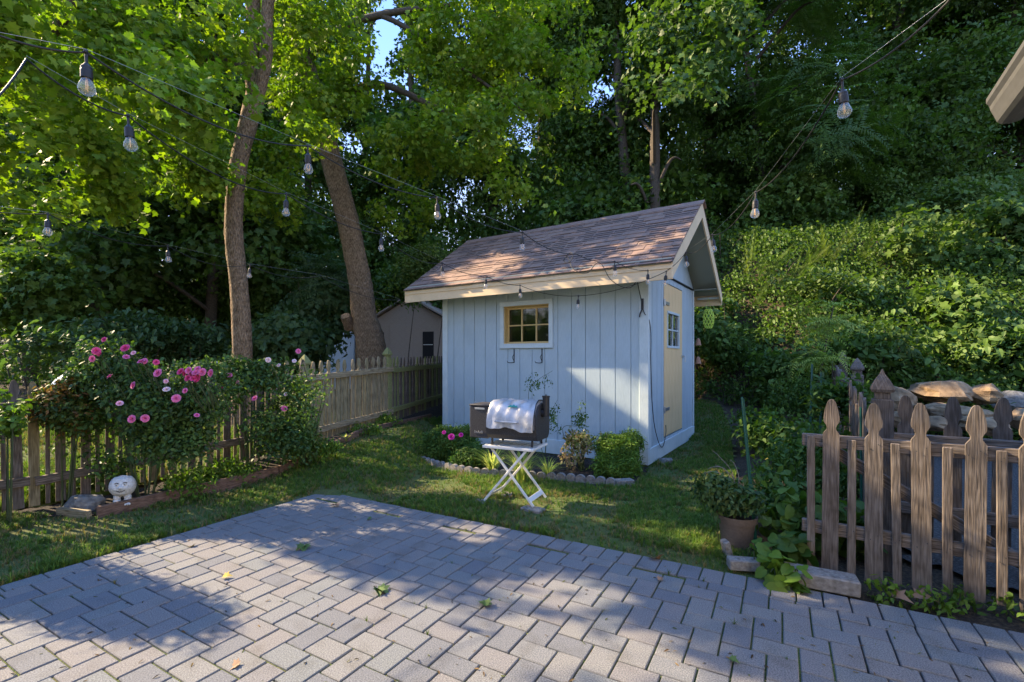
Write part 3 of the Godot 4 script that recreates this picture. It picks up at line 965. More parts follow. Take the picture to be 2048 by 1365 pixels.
func build_window(t: Node3D) -> void:
	var fr := MB.new()
	fr.cham(Vector3(-1.7075, 2.082, 0.014), Vector3(0.866, 0.066, 0.028), 0.004)
	fr.cham(Vector3(-1.7075, 1.480, 0.014), Vector3(0.866, 0.066, 0.028), 0.004)
	fr.cham(Vector3(-2.108, 1.781, 0.013), Vector3(0.064, 0.536, 0.026), 0.004)
	fr.cham(Vector3(-1.307, 1.781, 0.013), Vector3(0.064, 0.536, 0.026), 0.004)
	var win := put("window", fr.mesh(M.trim), t)
	var jamb := MB.new()   # the yellow reveal
	jamb.box(Vector3(-2.073, 1.781, -0.05), Vector3(0.012, 0.53, 0.11))
	jamb.box(Vector3(-1.342, 1.781, -0.05), Vector3(0.012, 0.53, 0.11))
	jamb.box(Vector3(-1.7075, 2.046, -0.05), Vector3(0.742, 0.012, 0.11))
	jamb.box(Vector3(-1.7075, 1.516, -0.05), Vector3(0.742, 0.012, 0.11))
	put("reveal", jamb.mesh(M.sash), win)
	var sx0 := -2.066
	var sx1 := -1.349
	var sy0 := 1.523
	var sy1 := 2.039
	var z := -0.085
	for s in [[(sx0 + sx1) * 0.5, sy1 - 0.016, sx1 - sx0, 0.032], [(sx0 + sx1) * 0.5, sy0 + 0.010, sx1 - sx0, 0.020]]:
		var mb := MB.new()
		mb.cham(Vector3(s[0], s[1], z), Vector3(s[2], s[3], 0.03), 0.003)
		put("sash_rail", mb.mesh(M.sash), win)
	for xx in [sx0 + 0.010, sx1 - 0.010, lerpf(sx0, sx1, 1.0 / 3), lerpf(sx0, sx1, 2.0 / 3)]:
		var mb := MB.new()
		mb.cham(Vector3(xx, (sy0 + sy1) * 0.5 - 0.006, z), Vector3(0.019, sy1 - sy0 - 0.054, 0.026), 0.003)
		put("muntin", mb.mesh(M.sash), win)
	var bar := MB.new()
	bar.cham(Vector3((sx0 + sx1) * 0.5, (sy0 + sy1) * 0.5 - 0.004, z), Vector3(sx1 - sx0 - 0.04, 0.018, 0.022), 0.003)
	put("muntin", bar.mesh(M.sash), win)
	for i in 3:
		for j in 2:
			var mb := MB.new()
			var pw := (sx1 - sx0) / 3.0
			var ph := (sy1 - sy0) / 2.0
			mb.box(Vector3(sx0 + pw * (i + 0.5), sy0 + ph * (j + 0.5), z - 0.004), Vector3(pw - 0.012, ph - 0.012, 0.003), Basis(Vector3.UP, 0.012 * (i - 1)) * Basis(Vector3.RIGHT, 0.010 * (j - 0.5)))
			put("pane", mb.mesh(M.pane), win)

func build_door(t: Node3D, gb: Basis) -> void:
	var d := Node3D.new()
	d.name = "door"
	t.add_child(d)
	d.set_meta("label", "bare pine plank door with a small four pane window")
	var hole := rect_poly(0.872, 1.463, 1.494, 1.938)
	for i in 5:
		var a := 0.725 + i * 0.196
		for p in Geometry2D.clip_polygons(rect_poly(a + 0.0015, 0.262, a + 0.1945, 2.313), hole):
			var mb := MB.new()
			mb.prism(p, -0.030, 0.004, gb)
			put("plank", mb.mesh(M.doorwood), d)
	for s in [[0.872, 1.494, 1.463, 0.022], [0.872, 1.494, 1.938, 0.022]]:
		var mb := MB.new()
		mb.cham(Vector3(0.002, s[2], -(s[0] + s[1]) * 0.5), Vector3(0.030, 0.034, s[1] - s[0] + 0.034), 0.003)
		put("window_frame", mb.mesh(M.trim), d)
	for tt in [0.872, 1.494]:
		var mb := MB.new()
		mb.cham(Vector3(0.001, 1.70, -tt), Vector3(0.028, 0.44, 0.034), 0.003)
		put("window_frame", mb.mesh(M.trim), d)
	var v := MB.new()
	v.cham(Vector3(-0.006, 1.70, -1.183), Vector3(0.018, 0.44, 0.018), 0.002)
	put("muntin", v.mesh(M.trim), d)
	var h := MB.new()
	h.cham(Vector3(-0.005, 1.70, -1.183), Vector3(0.016, 0.018, 0.588), 0.002)
	put("muntin", h.mesh(M.trim), d)
	for i in 2:
		for j in 2:
			var mb := MB.new()
			mb.box(Vector3(-0.016, 1.582 + j * 0.237, -1.028 - i * 0.311), Vector3(0.003, 0.225, 0.300))
			put("pane", mb.mesh(M.pane), d)
	for y in [0.62, 2.05]:
		var mb := MB.new()
		mb.cham(Vector3(0.012, y, -0.835), Vector3(0.008, 0.045, 0.25), 0.002)
		mb.tube(PackedVector3Array([Vector3(0.014, y - 0.045, -0.712), Vector3(0.014, y + 0.045, -0.712)]), PackedFloat32Array([0.011, 0.011]), 8)
		put("hinge", mb.mesh(M.galv), d)
	var la := MB.new()
	la.cham(Vector3(0.012, 1.335, -1.685), Vector3(0.010, 0.035, 0.12), 0.002)
	la.tube(PackedVector3Array([Vector3(0.02, 1.34, -1.70), Vector3(0.05, 1.34, -1.70), Vector3(0.05, 1.25, -1.70)]), PackedFloat32Array([0.006, 0.006, 0.006]), 6)
	put("latch", la.mesh(M.galv), d)

func shed_point(x: float, y: float, z: float) -> Vector3:
	return SHED_AT + Basis(Vector3.UP, deg_to_rad(SHED_YAW)) * Vector3(x, y, z)

# ---------- things in the garden ----------
func build_grill() -> void:
	var yaw := -deg_to_rad(25.0)
	var foot := Vector3(0.03, 0, -4.31)
	# folding table: slatted top on two crossed frames
	var t := thing("folding_table", "small white folding table with crossed legs under the grill", "table", foot, yaw)
	var h := 0.515
	var topm := MB.new()
	for z in [-0.165, 0.165]:
		topm.cham(Vector3(0, h, z), Vector3(0.49, 0.024, 0.030), 0.004)
	for x in [-0.235, 0.235]:
		topm.cham(Vector3(x, h, 0), Vector3(0.020, 0.022, 0.30), 0.004)
	put("table_frame", topm.mesh(M.white), t)
	for i in 9:
		var mb := MB.new()
		mb.cham(Vector3(-0.200 + i * 0.050, h + 0.004, 0), Vector3(0.038, 0.012, 0.30), 0.003)
		put("slat", mb.mesh(M.white), t)
	for z in [-0.150, 0.150]:
		for s in [-1.0, 1.0]:
			var mb := MB.new()
			var p := Vector3(-s * 0.235, 0.025, z + s * 0.012)
			var q := Vector3(s * 0.175, h - 0.012, z + s * 0.012)
			mb.cham((p + q) * 0.5, Vector3((q - p).length(), 0.022, 0.014), 0.003, Basis(Vector3.BACK, atan2(q.y - p.y, q.x - p.x)))
			put("leg", mb.mesh(M.white), t)
	for s in [-1.0, 1.0]:
		var mb := MB.new()
		mb.cham(Vector3(s * 0.195, 0.075, -s * 0.006), Vector3(0.045, 0.008, 0.30), 0.002, Basis(Vector3.BACK, -s * 0.9))
		put("crossbar", mb.mesh(M.white), t)
	# paving slabs under the feet
	var spots := [[-0.235, 0.15, "front left"], [0.235, 0.15, "front"], [-0.20, -0.15, "rear"]]
	var names := ["flat grey slab under the table leg nearest the flower bed side", "flat grey slab under the table leg nearest the patio edge", "flat grey slab under the rear leg of the folding table"]
	for i in 3:
		var mb := MB.new()
		mb.cham(Vector3.ZERO, Vector3(0.19, 0.03, 0.11), 0.006)
		single("foot_slab", mb.mesh(M.block), names[i], "slab", foot + Basis(Vector3.UP, yaw) * Vector3(spots[i][0], 0.006, spots[i][1]), Basis(Vector3.UP, yaw + [0.15, -0.2, 0.1][i]), "slabs under the folding table")
	# the grill
	var g := thing("pellet_grill", "black tabletop grill under a silver cover with a side chimney", "grill", foot + Vector3(0, h + 0.012, 0) + Basis(Vector3.UP, yaw) * Vector3(0.02, 0, 0.0), yaw)
	var body := PackedVector2Array()   # section (z, y)
	for p in [[-0.12, 0.06], [-0.155, 0.10], [-0.165, 0.20], [-0.155, 0.28], [-0.10, 0.36], [0.0, 0.385], [0.10, 0.36], [0.155, 0.28], [0.165, 0.20], [0.155, 0.10], [0.12, 0.06]]:
		body.append(Vector2(p[0], p[1]))
	var sb := Basis(Vector3(0, 0, 1), Vector3.UP, Vector3(-1, 0, 0))
	var mb := MB.new()
	mb.prism(body, -0.25, 0.235, sb)
	put("barrel", mb.mesh(M.grill), g)
	var hop := MB.new()
	hop.cham(Vector3(-0.335, 0.195, -0.01), Vector3(0.19, 0.29, 0.25), 0.006)
	var ho := put("hopper", hop.mesh(M.grill), g)
	var lid := MB.new()
	lid.cham(Vector3(-0.335, 0.348, -0.01), Vector3(0.20, 0.014, 0.26), 0.004)
	put("lid", lid.mesh(M.grill), ho)
	var plate := MB.new()
	plate.cham(Vector3(-0.325, 0.318, 0.117), Vector3(0.10, 0.016, 0.004), 0.001)
	put("maker_plate", plate.mesh(M.galv), ho)
	var scr := MB.new()   # pale script lettering on the hopper side
	for i in 5:
		scr.tube(PackedVector3Array([Vector3(-0.378 + i * 0.018, 0.092, 0.118), Vector3(-0.374 + i * 0.018, 0.118 - i % 2 * 0.008, 0.118), Vector3(-0.366 + i * 0.018, 0.094, 0.118)]), PackedFloat32Array([0.0016, 0.0016, 0.0016]), 5)
	put("lettering", scr.mesh(M.galv), ho)
	for x in [-0.20, 0.19]:
		for z in [-0.10, 0.10]:
			var f := MB.new()
			f.tube(PackedVector3Array([Vector3(x, 0.07, z), Vector3(x, 0.004, z * 1.15)]), PackedFloat32Array([0.010, 0.012]), 8)
			put("foot", f.mesh(M.black), g)
	# padded cover draped over the barrel
	var cov := MB.new()
	var prof: Array[Vector2] = []
	for p in [[-0.178, 0.13], [-0.180, 0.20], [-0.170, 0.29], [-0.112, 0.374], [-0.05, 0.400], [0.0, 0.403], [0.05, 0.400], [0.112, 0.376], [0.150, 0.325], [0.172, 0.27], [0.184, 0.215], [0.190, 0.17]]:
		prof.append(Vector2(p[0], p[1]))
	var cols := 22
	var wrinkle := func(i: int, k: int) -> Vector3:
		var p := prof[k]
		var x := -0.215 + 0.445 * i / cols
		var wv := 0.006 * sin(i * 1.3 + k * 0.8) + 0.005 * sin(i * 0.55 - k * 1.7)
		var drop := 0.0
		if k >= prof.size() - 2: drop = -0.012 * sin(i * 0.5) - 0.03 * smoothstep(0.55, 1.0, float(i) / cols)
		if k <= 1: drop = 0.0
		var q := p + p.normalized() * wv
		return Vector3(x, q.y + drop, q.x + 0.004)
	for i in cols:
		for k in prof.size() - 1:
			var q: Array[Vector3] = []
			var m: Array[Vector3] = []
			for o in [[0, 0], [0, 1], [1, 1], [1, 0]]:
				var ii: int = i + o[0]
				var kk: int = k + o[1]
				q.append(wrinkle.call(ii, kk))
				var da: Vector3 = wrinkle.call(mini(ii + 1, cols), kk) - wrinkle.call(maxi(ii - 1, 0), kk)
				var db: Vector3 = wrinkle.call(ii, mini(kk + 1, prof.size() - 1)) - wrinkle.call(ii, maxi(kk - 1, 0))
				m.append(db.cross(da).normalized())
			cov.smooth(q[0], q[1], q[2], m[0], m[1], m[2])
			cov.smooth(q[0], q[2], q[3], m[0], m[2], m[3])
			var inn := Vector3(0, -0.006, 0)
			cov.quad(wrinkle.call(i + 1, k) + inn, wrinkle.call(i + 1, k + 1) + inn, wrinkle.call(i, k + 1) + inn, wrinkle.call(i, k) + inn)
	for s in [0, cols]:   # the flaps that close the ends
		for k in range(1, prof.size() - 1):
			var c := Vector3(-0.218 if s == 0 else 0.240, 0.235, 0.0)
			var p0: Vector3 = wrinkle.call(s, k)
			var p1: Vector3 = wrinkle.call(s, k + 1)
			if s == 0: cov.tri(c, p0, p1)
			else: cov.tri(c, p1, p0)
	var cv := put("cover", cov.mesh(M.cover), g)
	var seam := MB.new()
	var sp := PackedVector3Array()
	var sr := PackedFloat32Array()
	for k in prof.size():
		sp.append(wrinkle.call(cols, k) + Vector3(0.001, 0.001, 0))
		sr.append(0.0045)
	seam.tube(sp, sr, 6)
	put("binding", seam.mesh(M.black), cv)
	var hand := MB.new()
	hand.tube(PackedVector3Array([Vector3(-0.12, 0.225, 0.196), Vector3(-0.12, 0.225, 0.215), Vector3(0.09, 0.222, 0.218), Vector3(0.09, 0.222, 0.198)]), PackedFloat32Array([0.008, 0.008, 0.008, 0.008]), 8)
	put("handle", hand.mesh(M.cover), cv)
	var logo := MB.new()   # green hills printed on the cover
	var lb := Basis(Vector3.RIGHT, -0.86)
	for p in [[[-0.045, 0], [0.05, 0], [0.05, 0.006], [-0.045, 0.006]], [[-0.040, 0.008], [-0.022, 0.030], [-0.010, 0.016], [0.006, 0.036], [0.024, 0.014], [0.034, 0.024], [0.046, 0.008]]]:
		var poly := PackedVector2Array()
		for q in p: poly.append(Vector2(q[0], q[1]))
		logo.prism(poly, 0.0, 0.002, lb, Vector3(0.02, 0.347, 0.1505))
	put("printed_logo", logo.mesh(M.teal), cv)
	var ch := MB.new()
	ch.tube(PackedVector3Array([Vector3(0.235, 0.295, 0.02), Vector3(0.275, 0.295, 0.02)]), PackedFloat32Array([0.038, 0.034]), 14)
	ch.lathe(Vector3(0.285, 0.270, 0.02), [Vector2(0, 0), Vector2(0.031, 0), Vector2(0.031, 0.165), Vector2(0.034, 0.166), Vector2(0.034, 0.178), Vector2(0.005, 0.181), Vector2(0.004, 0.192), Vector2(0, 0.192)], 16)
	put("chimney", ch.mesh(M.black), g)
	for k in 3:
		var kn := MB.new()
		kn.tube(PackedVector3Array([Vector3(0.236, 0.12 + k * 0.03, 0.10), Vector3(0.246, 0.12 + k * 0.03, 0.10)]), PackedFloat32Array([0.006, 0.006]), 8)
		put("bolt", kn.mesh(M.galv), g)

func build_face_planter() -> void:
	var at := Vector3(-3.33, 0.01, -4.06)
	at.y = gy(at.x, at.z) + 0.062
	var t := thing("face_planter", "white weathered garden planter with a smiling face on two stubby feet", "planter", at, 0.50)
	var hb := func(d: Vector3) -> float:
		var s := 1.0 + 0.05 * cos(atan2(d.z, d.x) * 2.0)
		s -= 0.10 * exp(-pow((d - Vector3(-0.33, 0.28, 0.90).normalized()).length() / 0.20, 2.0))
		s -= 0.10 * exp(-pow((d - Vector3(0.33, 0.28, 0.90).normalized()).length() / 0.20, 2.0))
		s += 0.22 * exp(-pow((d - Vector3(0, 0.0, 1.0).normalized()).length() / 0.15, 2.0))
		s += 0.06 * exp(-pow((d - Vector3(-0.55, -0.15, 0.80).normalized()).length() / 0.25, 2.0))
		s += 0.06 * exp(-pow((d - Vector3(0.55, -0.15, 0.80).normalized()).length() / 0.25, 2.0))
		s += 0.07 * exp(-pow((d - Vector3(0, -0.62, 0.78).normalized()).length() / 0.22, 2.0))
		s -= 0.06 * exp(-pow((d.y + 0.33 + 0.10 * cos(d.x * 3.0)) / 0.05, 2.0)) * (1.0 if d.z > 0.45 and absf(d.x) < 0.6 else 0.0)
		if d.y > 0.86: s *= 0.92
		return s
	var head := MB.new()
	head.ball(Vector3(0, 0.165, 0), Vector3(0.118, 0.10, 0.108), 40, 30, hb)
	var hd := put("head", head.mesh(M.plaster), t)
	for s in [-1.0, 1.0]:
		var eye := MB.new()
		eye.ball(Vector3(s * 0.036, 0.190, 0.090), Vector3(0.015, 0.010, 0.010), 12, 8)
		put("eye", eye.mesh(M.plaster), hd)
		var pup := MB.new()
		pup.ball(Vector3(s * 0.036, 0.190, 0.099), Vector3(0.005, 0.005, 0.003), 8, 6)
		put("pupil", pup.mesh(M.plasterdark), hd)
		var brow := MB.new()
		brow.tube(PackedVector3Array([Vector3(s * 0.018, 0.204, 0.096), Vector3(s * 0.036, 0.211, 0.094), Vector3(s * 0.056, 0.203, 0.084)]), PackedFloat32Array([0.003, 0.004, 0.003]), 6)
		put("eyebrow", brow.mesh(M.plasterdark), hd)
		var leg := MB.new()
		leg.lathe(Vector3(s * 0.048, 0, 0.015), [Vector2(0.034, 0.0), Vector2(0.038, 0.012), Vector2(0.033, 0.024), Vector2(0.036, 0.036), Vector2(0.031, 0.048), Vector2(0.035, 0.062), Vector2(0.030, 0.085), Vector2(0, 0.095)], 16)
		put("leg", leg.mesh(M.plaster), t)
		var ft := MB.new()
		ft.ball(Vector3(s * 0.060, 0.010, 0.062), Vector3(0.030, 0.016, 0.045), 14, 8)
		for k in 3:
			ft.ball(Vector3(s * 0.060 + (k - 1) * 0.018, 0.008, 0.102), Vector3(0.010, 0.010, 0.012), 8, 6)
		put("foot", ft.mesh(M.plaster), t)
	var mouth := MB.new()
	var mp := PackedVector3Array()
	var mr := PackedFloat32Array()
	for i in 11:
		var x := -0.052 + i * 0.0104
		mp.append(Vector3(x, 0.128 + 9.0 * x * x + (0.002 if i % 2 else -0.002), 0.101 - 5.5 * x * x))
		mr.append(0.0036)
	mouth.tube(mp, mr, 6)
	put("mouth", mouth.mesh(M.plasterdark), hd)
	t.scale = Vector3(0.76, 0.92, 0.76)

func rock(called: String, label: String, at: Vector3, r: Vector3, m: Material, sd: int, group := "", turn := 0.0) -> void:
	var f := FastNoiseLite.new()
	f.seed = sd
	f.frequency = 0.9
	f.fractal_octaves = 3
	var bump := func(d: Vector3) -> float:
		var k := 1.0 + 0.42 * f.get_noise_3dv(d * 1.3)
		for ax in [Vector3(0.6, 0.7, 0.4), Vector3(-0.7, 0.3, 0.65), Vector3(0.1, 0.95, -0.3), Vector3(0.2, 0.15, 0.97), Vector3(0.9, -0.1, 0.3), Vector3(-0.9, 0.4, 0.0)]:
			var c := d.dot((ax + Vector3(f.get_noise_1d(ax.x * 9.0 + sd), f.get_noise_1d(ax.y * 7.0 + sd), 0) * 0.6).normalized())
			if c > 0.70: k = minf(k, 0.76 / c)
		return k
	var mb := MB.new()
	mb.ball(Vector3.ZERO, r, 16, 10, bump)
	for i in range(0, mb.v.size(), 3):   # broken faces
		var fnn := (mb.v[i + 2] - mb.v[i]).cross(mb.v[i + 1] - mb.v[i]).normalized()
		for q in 3: mb.n[i + q] = (mb.n[i + q] * 0.35 + fnn).normalized()
	single(called, mb.mesh(m), label, "rock", at, Basis(Vector3.UP, turn), group)

func build_lights() -> void:
	# [u, v, distance, hangs a bulb] along each cable
	var strings := [
		["black string light cable running from the top edge above the roses to the shed fascia", [[-160, 60, 1.5, 0], [0, 72, 1.62, 0], [172, 105, 1.75, 1], [615, 292, 2.8, 1], [874, 396, 3.6, 1], [1045, 465, 4.2, 1], [1152, 508, 4.7, 0], [1229, 523, 5.1, 1], [1296, 541, 5.28, 1]]],
		["black string light cable crossing below the first one towards the shed window", [[-120, 260, 1.3, 0], [52, 118, 1.75, 0], [255, 232, 2.15, 1], [572, 388, 3.4, 1], [762, 468, 4.3, 1], [884, 526, 5.6, 1], [972, 552, 5.9, 1], [1040, 571, 6.0, 1], [1157, 592, 5.7, 1], [1333, 543, 5.22, 1]]],
		["farthest black string light cable passing in front of the pale maple trunk", [[-150, 400, 3.0, 0], [95, 428, 3.4, 1], [335, 492, 4.6, 1], [500, 530, 5.6, 1], [640, 552, 6.4, 0], [800, 600, 7.4, 0]]],
		["black string light cable dropping from the top right corner to the shed gable", [[1990, -140, 1.5, 0], [1895, 5, 1.66, 0], [1684, 160, 2.0, 1], [1512, 385, 3.0, 1], [1425, 470, 4.3, 1], [1372, 505, 5.15, 1], [1335, 541, 5.25, 0]]],
	]
	var rng := RandomNumberGenerator.new()
	rng.seed = 4
	for s in strings:
		var pts: Array = s[1]
		var P: Array[Vector3] = []
		for p in pts: P.append(at_px(p[0], p[1], p[2]))
		var t := thing("string_light", s[0], "string lights", P[0])
		var o := P[0]
		var ps := PackedVector3Array()
		var rs := PackedFloat32Array()
		for i in P.size() - 1:
			var span := P[i].distance_to(P[i + 1])
			var sag := span * rng.randf_range(0.05, 0.09)
			for k in 12:
				var f := k / 12.0
				ps.append(P[i].lerp(P[i + 1], f) - o - Vector3.UP * sag * 4.0 * f * (1.0 - f))
				rs.append(0.0036)
		ps.append(P[-1] - o)
		rs.append(0.0042)
		var mb := MB.new()
		mb.tube(ps, rs, 7)
		put("cable", mb.mesh(M.cable), t)
		var wr := MB.new()
		for i in range(1 if s[0].begins_with("black string light cable crossing") else 0, P.size() - 1):
			wr.tube(PackedVector3Array([P[i] - o + Vector3(0, 0.012, 0), P[i + 1] - o + Vector3(0, 0.012, 0)]), PackedFloat32Array([0.0009, 0.0009]), 5)
		put("support_wire", wr.mesh(M.wire), t)
		for i in P.size():
			if not pts[i][3]: continue
			var b := Node3D.new()
			b.name = "bulb"
			t.add_child(b, true)
			b.position = P[i] - o
			b.rotation = Vector3(rng.randf_range(-0.10, 0.10), rng.randf() * TAU, rng.randf_range(-0.08, 0.08))
			var sk := MB.new()
			sk.cham(Vector3(0, -0.002, 0), Vector3(0.030, 0.010, 0.012), 0.003)
			sk.tube(PackedVector3Array([Vector3(0, 0.008, 0), Vector3(0, -0.045, 0)]), PackedFloat32Array([0.006, 0.0045]), 8)
			sk.lathe(Vector3(0, -0.100, 0), [Vector2(0.016, 0), Vector2(0.0185, 0.002), Vector2(0.0185, 0.030), Vector2(0.0175, 0.034), Vector2(0.0175, 0.044), Vector2(0.010, 0.054), Vector2(0.006, 0.060), Vector2(0, 0.060)], 16)
			put("socket", sk.mesh(M.black), b)
			var gl := MB.new()
			gl.lathe(Vector3(0, -0.160, 0), [Vector2(0.0, 0.0), Vector2(0.010, 0.001), Vector2(0.019, 0.006), Vector2(0.0255, 0.015), Vector2(0.027, 0.024), Vector2(0.0245, 0.036), Vector2(0.019, 0.050), Vector2(0.0145, 0.060)], 20)
			put("glass", gl.mesh(M.bulb), b)
			var fi := MB.new()
			for q in [-1.0, 1.0]:
				fi.tube(PackedVector3Array([Vector3(q * 0.004, -0.098, 0), Vector3(q * 0.009, -0.120, 0), Vector3(q * 0.006, -0.142, 0)]), PackedFloat32Array([0.0018, 0.0022, 0.0018]), 6)
			put("filament", fi.mesh(M.filament), b)

func cord(called: String, label: String, pts: Array, r := 0.005) -> void:
	var cv := Curve3D.new()
	for i in pts.size():
		var tn: Vector3 = (pts[mini(i + 1, pts.size() - 1)] - pts[maxi(i - 1, 0)]) * 0.2
		cv.add_point(pts[i], -tn, tn)
	var baked := cv.tessellate_even_length(4, 0.03)
	var rs := PackedFloat32Array()
	for i in baked.size(): rs.append(r)
	var mb := MB.new()
	mb.tube(baked, rs, 6)
	single(called, mb.mesh(M.cable), label, "cord")

func build_shed_details() -> void:
	cord("extension_cord", "black cord hanging down the shed corner and looping to the door hinge", [shed_point(-0.02, 2.20, 0.32), shed_point(-0.05, 1.98, 0.06), shed_point(-0.03, 1.86, 0.035), shed_point(0.030, 1.70, -0.02), shed_point(0.030, 1.2, -0.05), shed_point(0.034, 0.7, -0.10), shed_point(0.036, 0.36, -0.25), shed_point(0.038, 0.16, -0.50), shed_point(0.036, 0.30, -0.68), shed_point(0.030, 0.42, -0.705)])
	cord("cable_loop", "coiled black cable loop on the shed roof front", [shed_point(-0.95, 2.52, 0.36), shed_point(-0.90, 2.62, 0.30), shed_point(-0.83, 2.60, 0.32), shed_point(-0.84, 2.50, 0.38), shed_point(-0.92, 2.50, 0.38), shed_point(-0.90, 2.58, 0.33), shed_point(-0.78, 2.40, 0.42), shed_point(-0.60, 2.33, 0.42), shed_point(-0.45, 2.44, 0.40), shed_point(-0.30, 2.22, 0.40), shed_point(-0.12, 2.12, 0.34), shed_point(-0.02, 2.20, 0.32)], 0.0048)
	var hung := MB.new()
	hung.cham(Vector3.ZERO, Vector3(0.03, 0.13, 0.012), 0.003)
	hung.tube(PackedVector3Array([Vector3(0, -0.06, 0.004), Vector3(-0.02, -0.12, 0.02), Vector3(-0.03, -0.16, 0.015)]), PackedFloat32Array([0.008, 0.010, 0.007]), 8)
	single("hanging_tool", hung.mesh(M.black), "dark tool hung on the shed corner board below the eave", "tool", shed_point(-0.05, 1.96, 0.034), Basis(Vector3.UP, deg_to_rad(SHED_YAW)))
	for i in 2:
		var x: float = [-1.905, -1.45][i]
		var mb := MB.new()
		mb.cham(Vector3(0, -0.10, 0.004), Vector3(0.014, 0.20, 0.007), 0.002)
		mb.tube(PackedVector3Array([Vector3(0, -0.195, 0.004), Vector3(-0.02, -0.200, 0.05), Vector3(-0.05, -0.196, 0.09), Vector3(-0.055, -0.175, 0.10)]), PackedFloat32Array([0.005, 0.005, 0.005, 0.004]), 7)
		mb.tube(PackedVector3Array([Vector3(0, -0.08, 0.008), Vector3(-0.012, -0.12, 0.035), Vector3(0, -0.17, 0.010)]), PackedFloat32Array([0.004, 0.004, 0.004]), 6)
		single("wall_hook", mb.mesh(M.black), ["black iron plant hook under the left half of the shed window", "black iron plant hook under the right half of the shed window"][i], "hook", shed_point(x, 1.442, 0.002), Basis(Vector3.UP, deg_to_rad(SHED_YAW)), "iron hooks below the shed window")
	# lime wire lantern under the rear gable corner
	var lt := thing("wire_lantern", "lime green wire mesh lantern hanging from the rear gable corner", "lantern", shed_point(0.22, 1.80, -2.55), 0.3)
	var cage := MB.new()
	var rr := func(f: float) -> float: return 0.030 + 0.055 * sin(PI * clampf(0.12 + f * 0.76, 0, 1))
	for k in 10:
		for s in [-1.0, 1.0]:
			var ps := PackedVector3Array()
			var rs := PackedFloat32Array()
			for i in 13:
				var f := i / 12.0
				var a: float = TAU * k / 10.0 + s * f * 1.9
				ps.append(Vector3(cos(a) * rr.call(f), 0.30 * f, sin(a) * rr.call(f)))
				rs.append(0.0050)
			cage.tube(ps, rs, 5)
	for y in [0.0, 0.30]:
		var ps := PackedVector3Array()
		var rs := PackedFloat32Array()
		for i in 17:
			ps.append(Vector3(cos(TAU * i / 16.0) * rr.call(y / 0.3), y, sin(TAU * i / 16.0) * rr.call(y / 0.3)))
			rs.append(0.004)
		cage.tube(ps, rs, 5)
	put("cage", cage.mesh(M.lime), lt)
	var hang := MB.new()
	hang.tube(PackedVector3Array([Vector3(-0.05, 0.30, 0), Vector3(0, 0.50, 0), Vector3(0.05, 0.30, 0)]), PackedFloat32Array([0.0025, 0.0025, 0.0025]), 5)
	put("hanger", hang.mesh(M.lime), lt)
	for i in 2:
		var bl := thing("hanging_bell", ["upper clay bell hanging beside the shed rear corner", "lower clay bell hanging beside the shed rear corner"][i], "bell", shed_point(0.07, [1.52, 1.22][i], -2.50), 0.0, "clay bells hung at the shed corner")
		var mb := MB.new()
		mb.lathe(Vector3.ZERO, [Vector2(0.050, 0.0), Vector2(0.042, 0.03), Vector2(0.034, 0.07), Vector2(0.026, 0.10), Vector2(0.012, 0.115), Vector2(0, 0.118)], 16)
		put("bell_body", mb.mesh(M.terracotta), bl)
		var st := MB.new()
		st.tube(PackedVector3Array([Vector3(0, 0.115, 0), Vector3(0, 0.24, 0)]), PackedFloat32Array([0.002, 0.002]), 5)
		put("string", st.mesh(M.twig), bl)
	rock("corner_stone", "small pale stone tucked under the shed corner", shed_point(0.14, 0.03, -0.30), Vector3(0.10, 0.05, 0.08), M.stone, 3)
	var lg := MB.new()
	lg.tube(PackedVector3Array([Vector3(0, 0, 0), Vector3(0.16, 0.0, 0.22)]), PackedFloat32Array([0.075, 0.068]), 14, 0.05)
	single("cut_log", lg.mesh(M.bark), "short cut log lying beyond the shed door corner", "log", shed_point(0.14, 0.06, -2.62), Basis(Vector3.UP, 0.4))

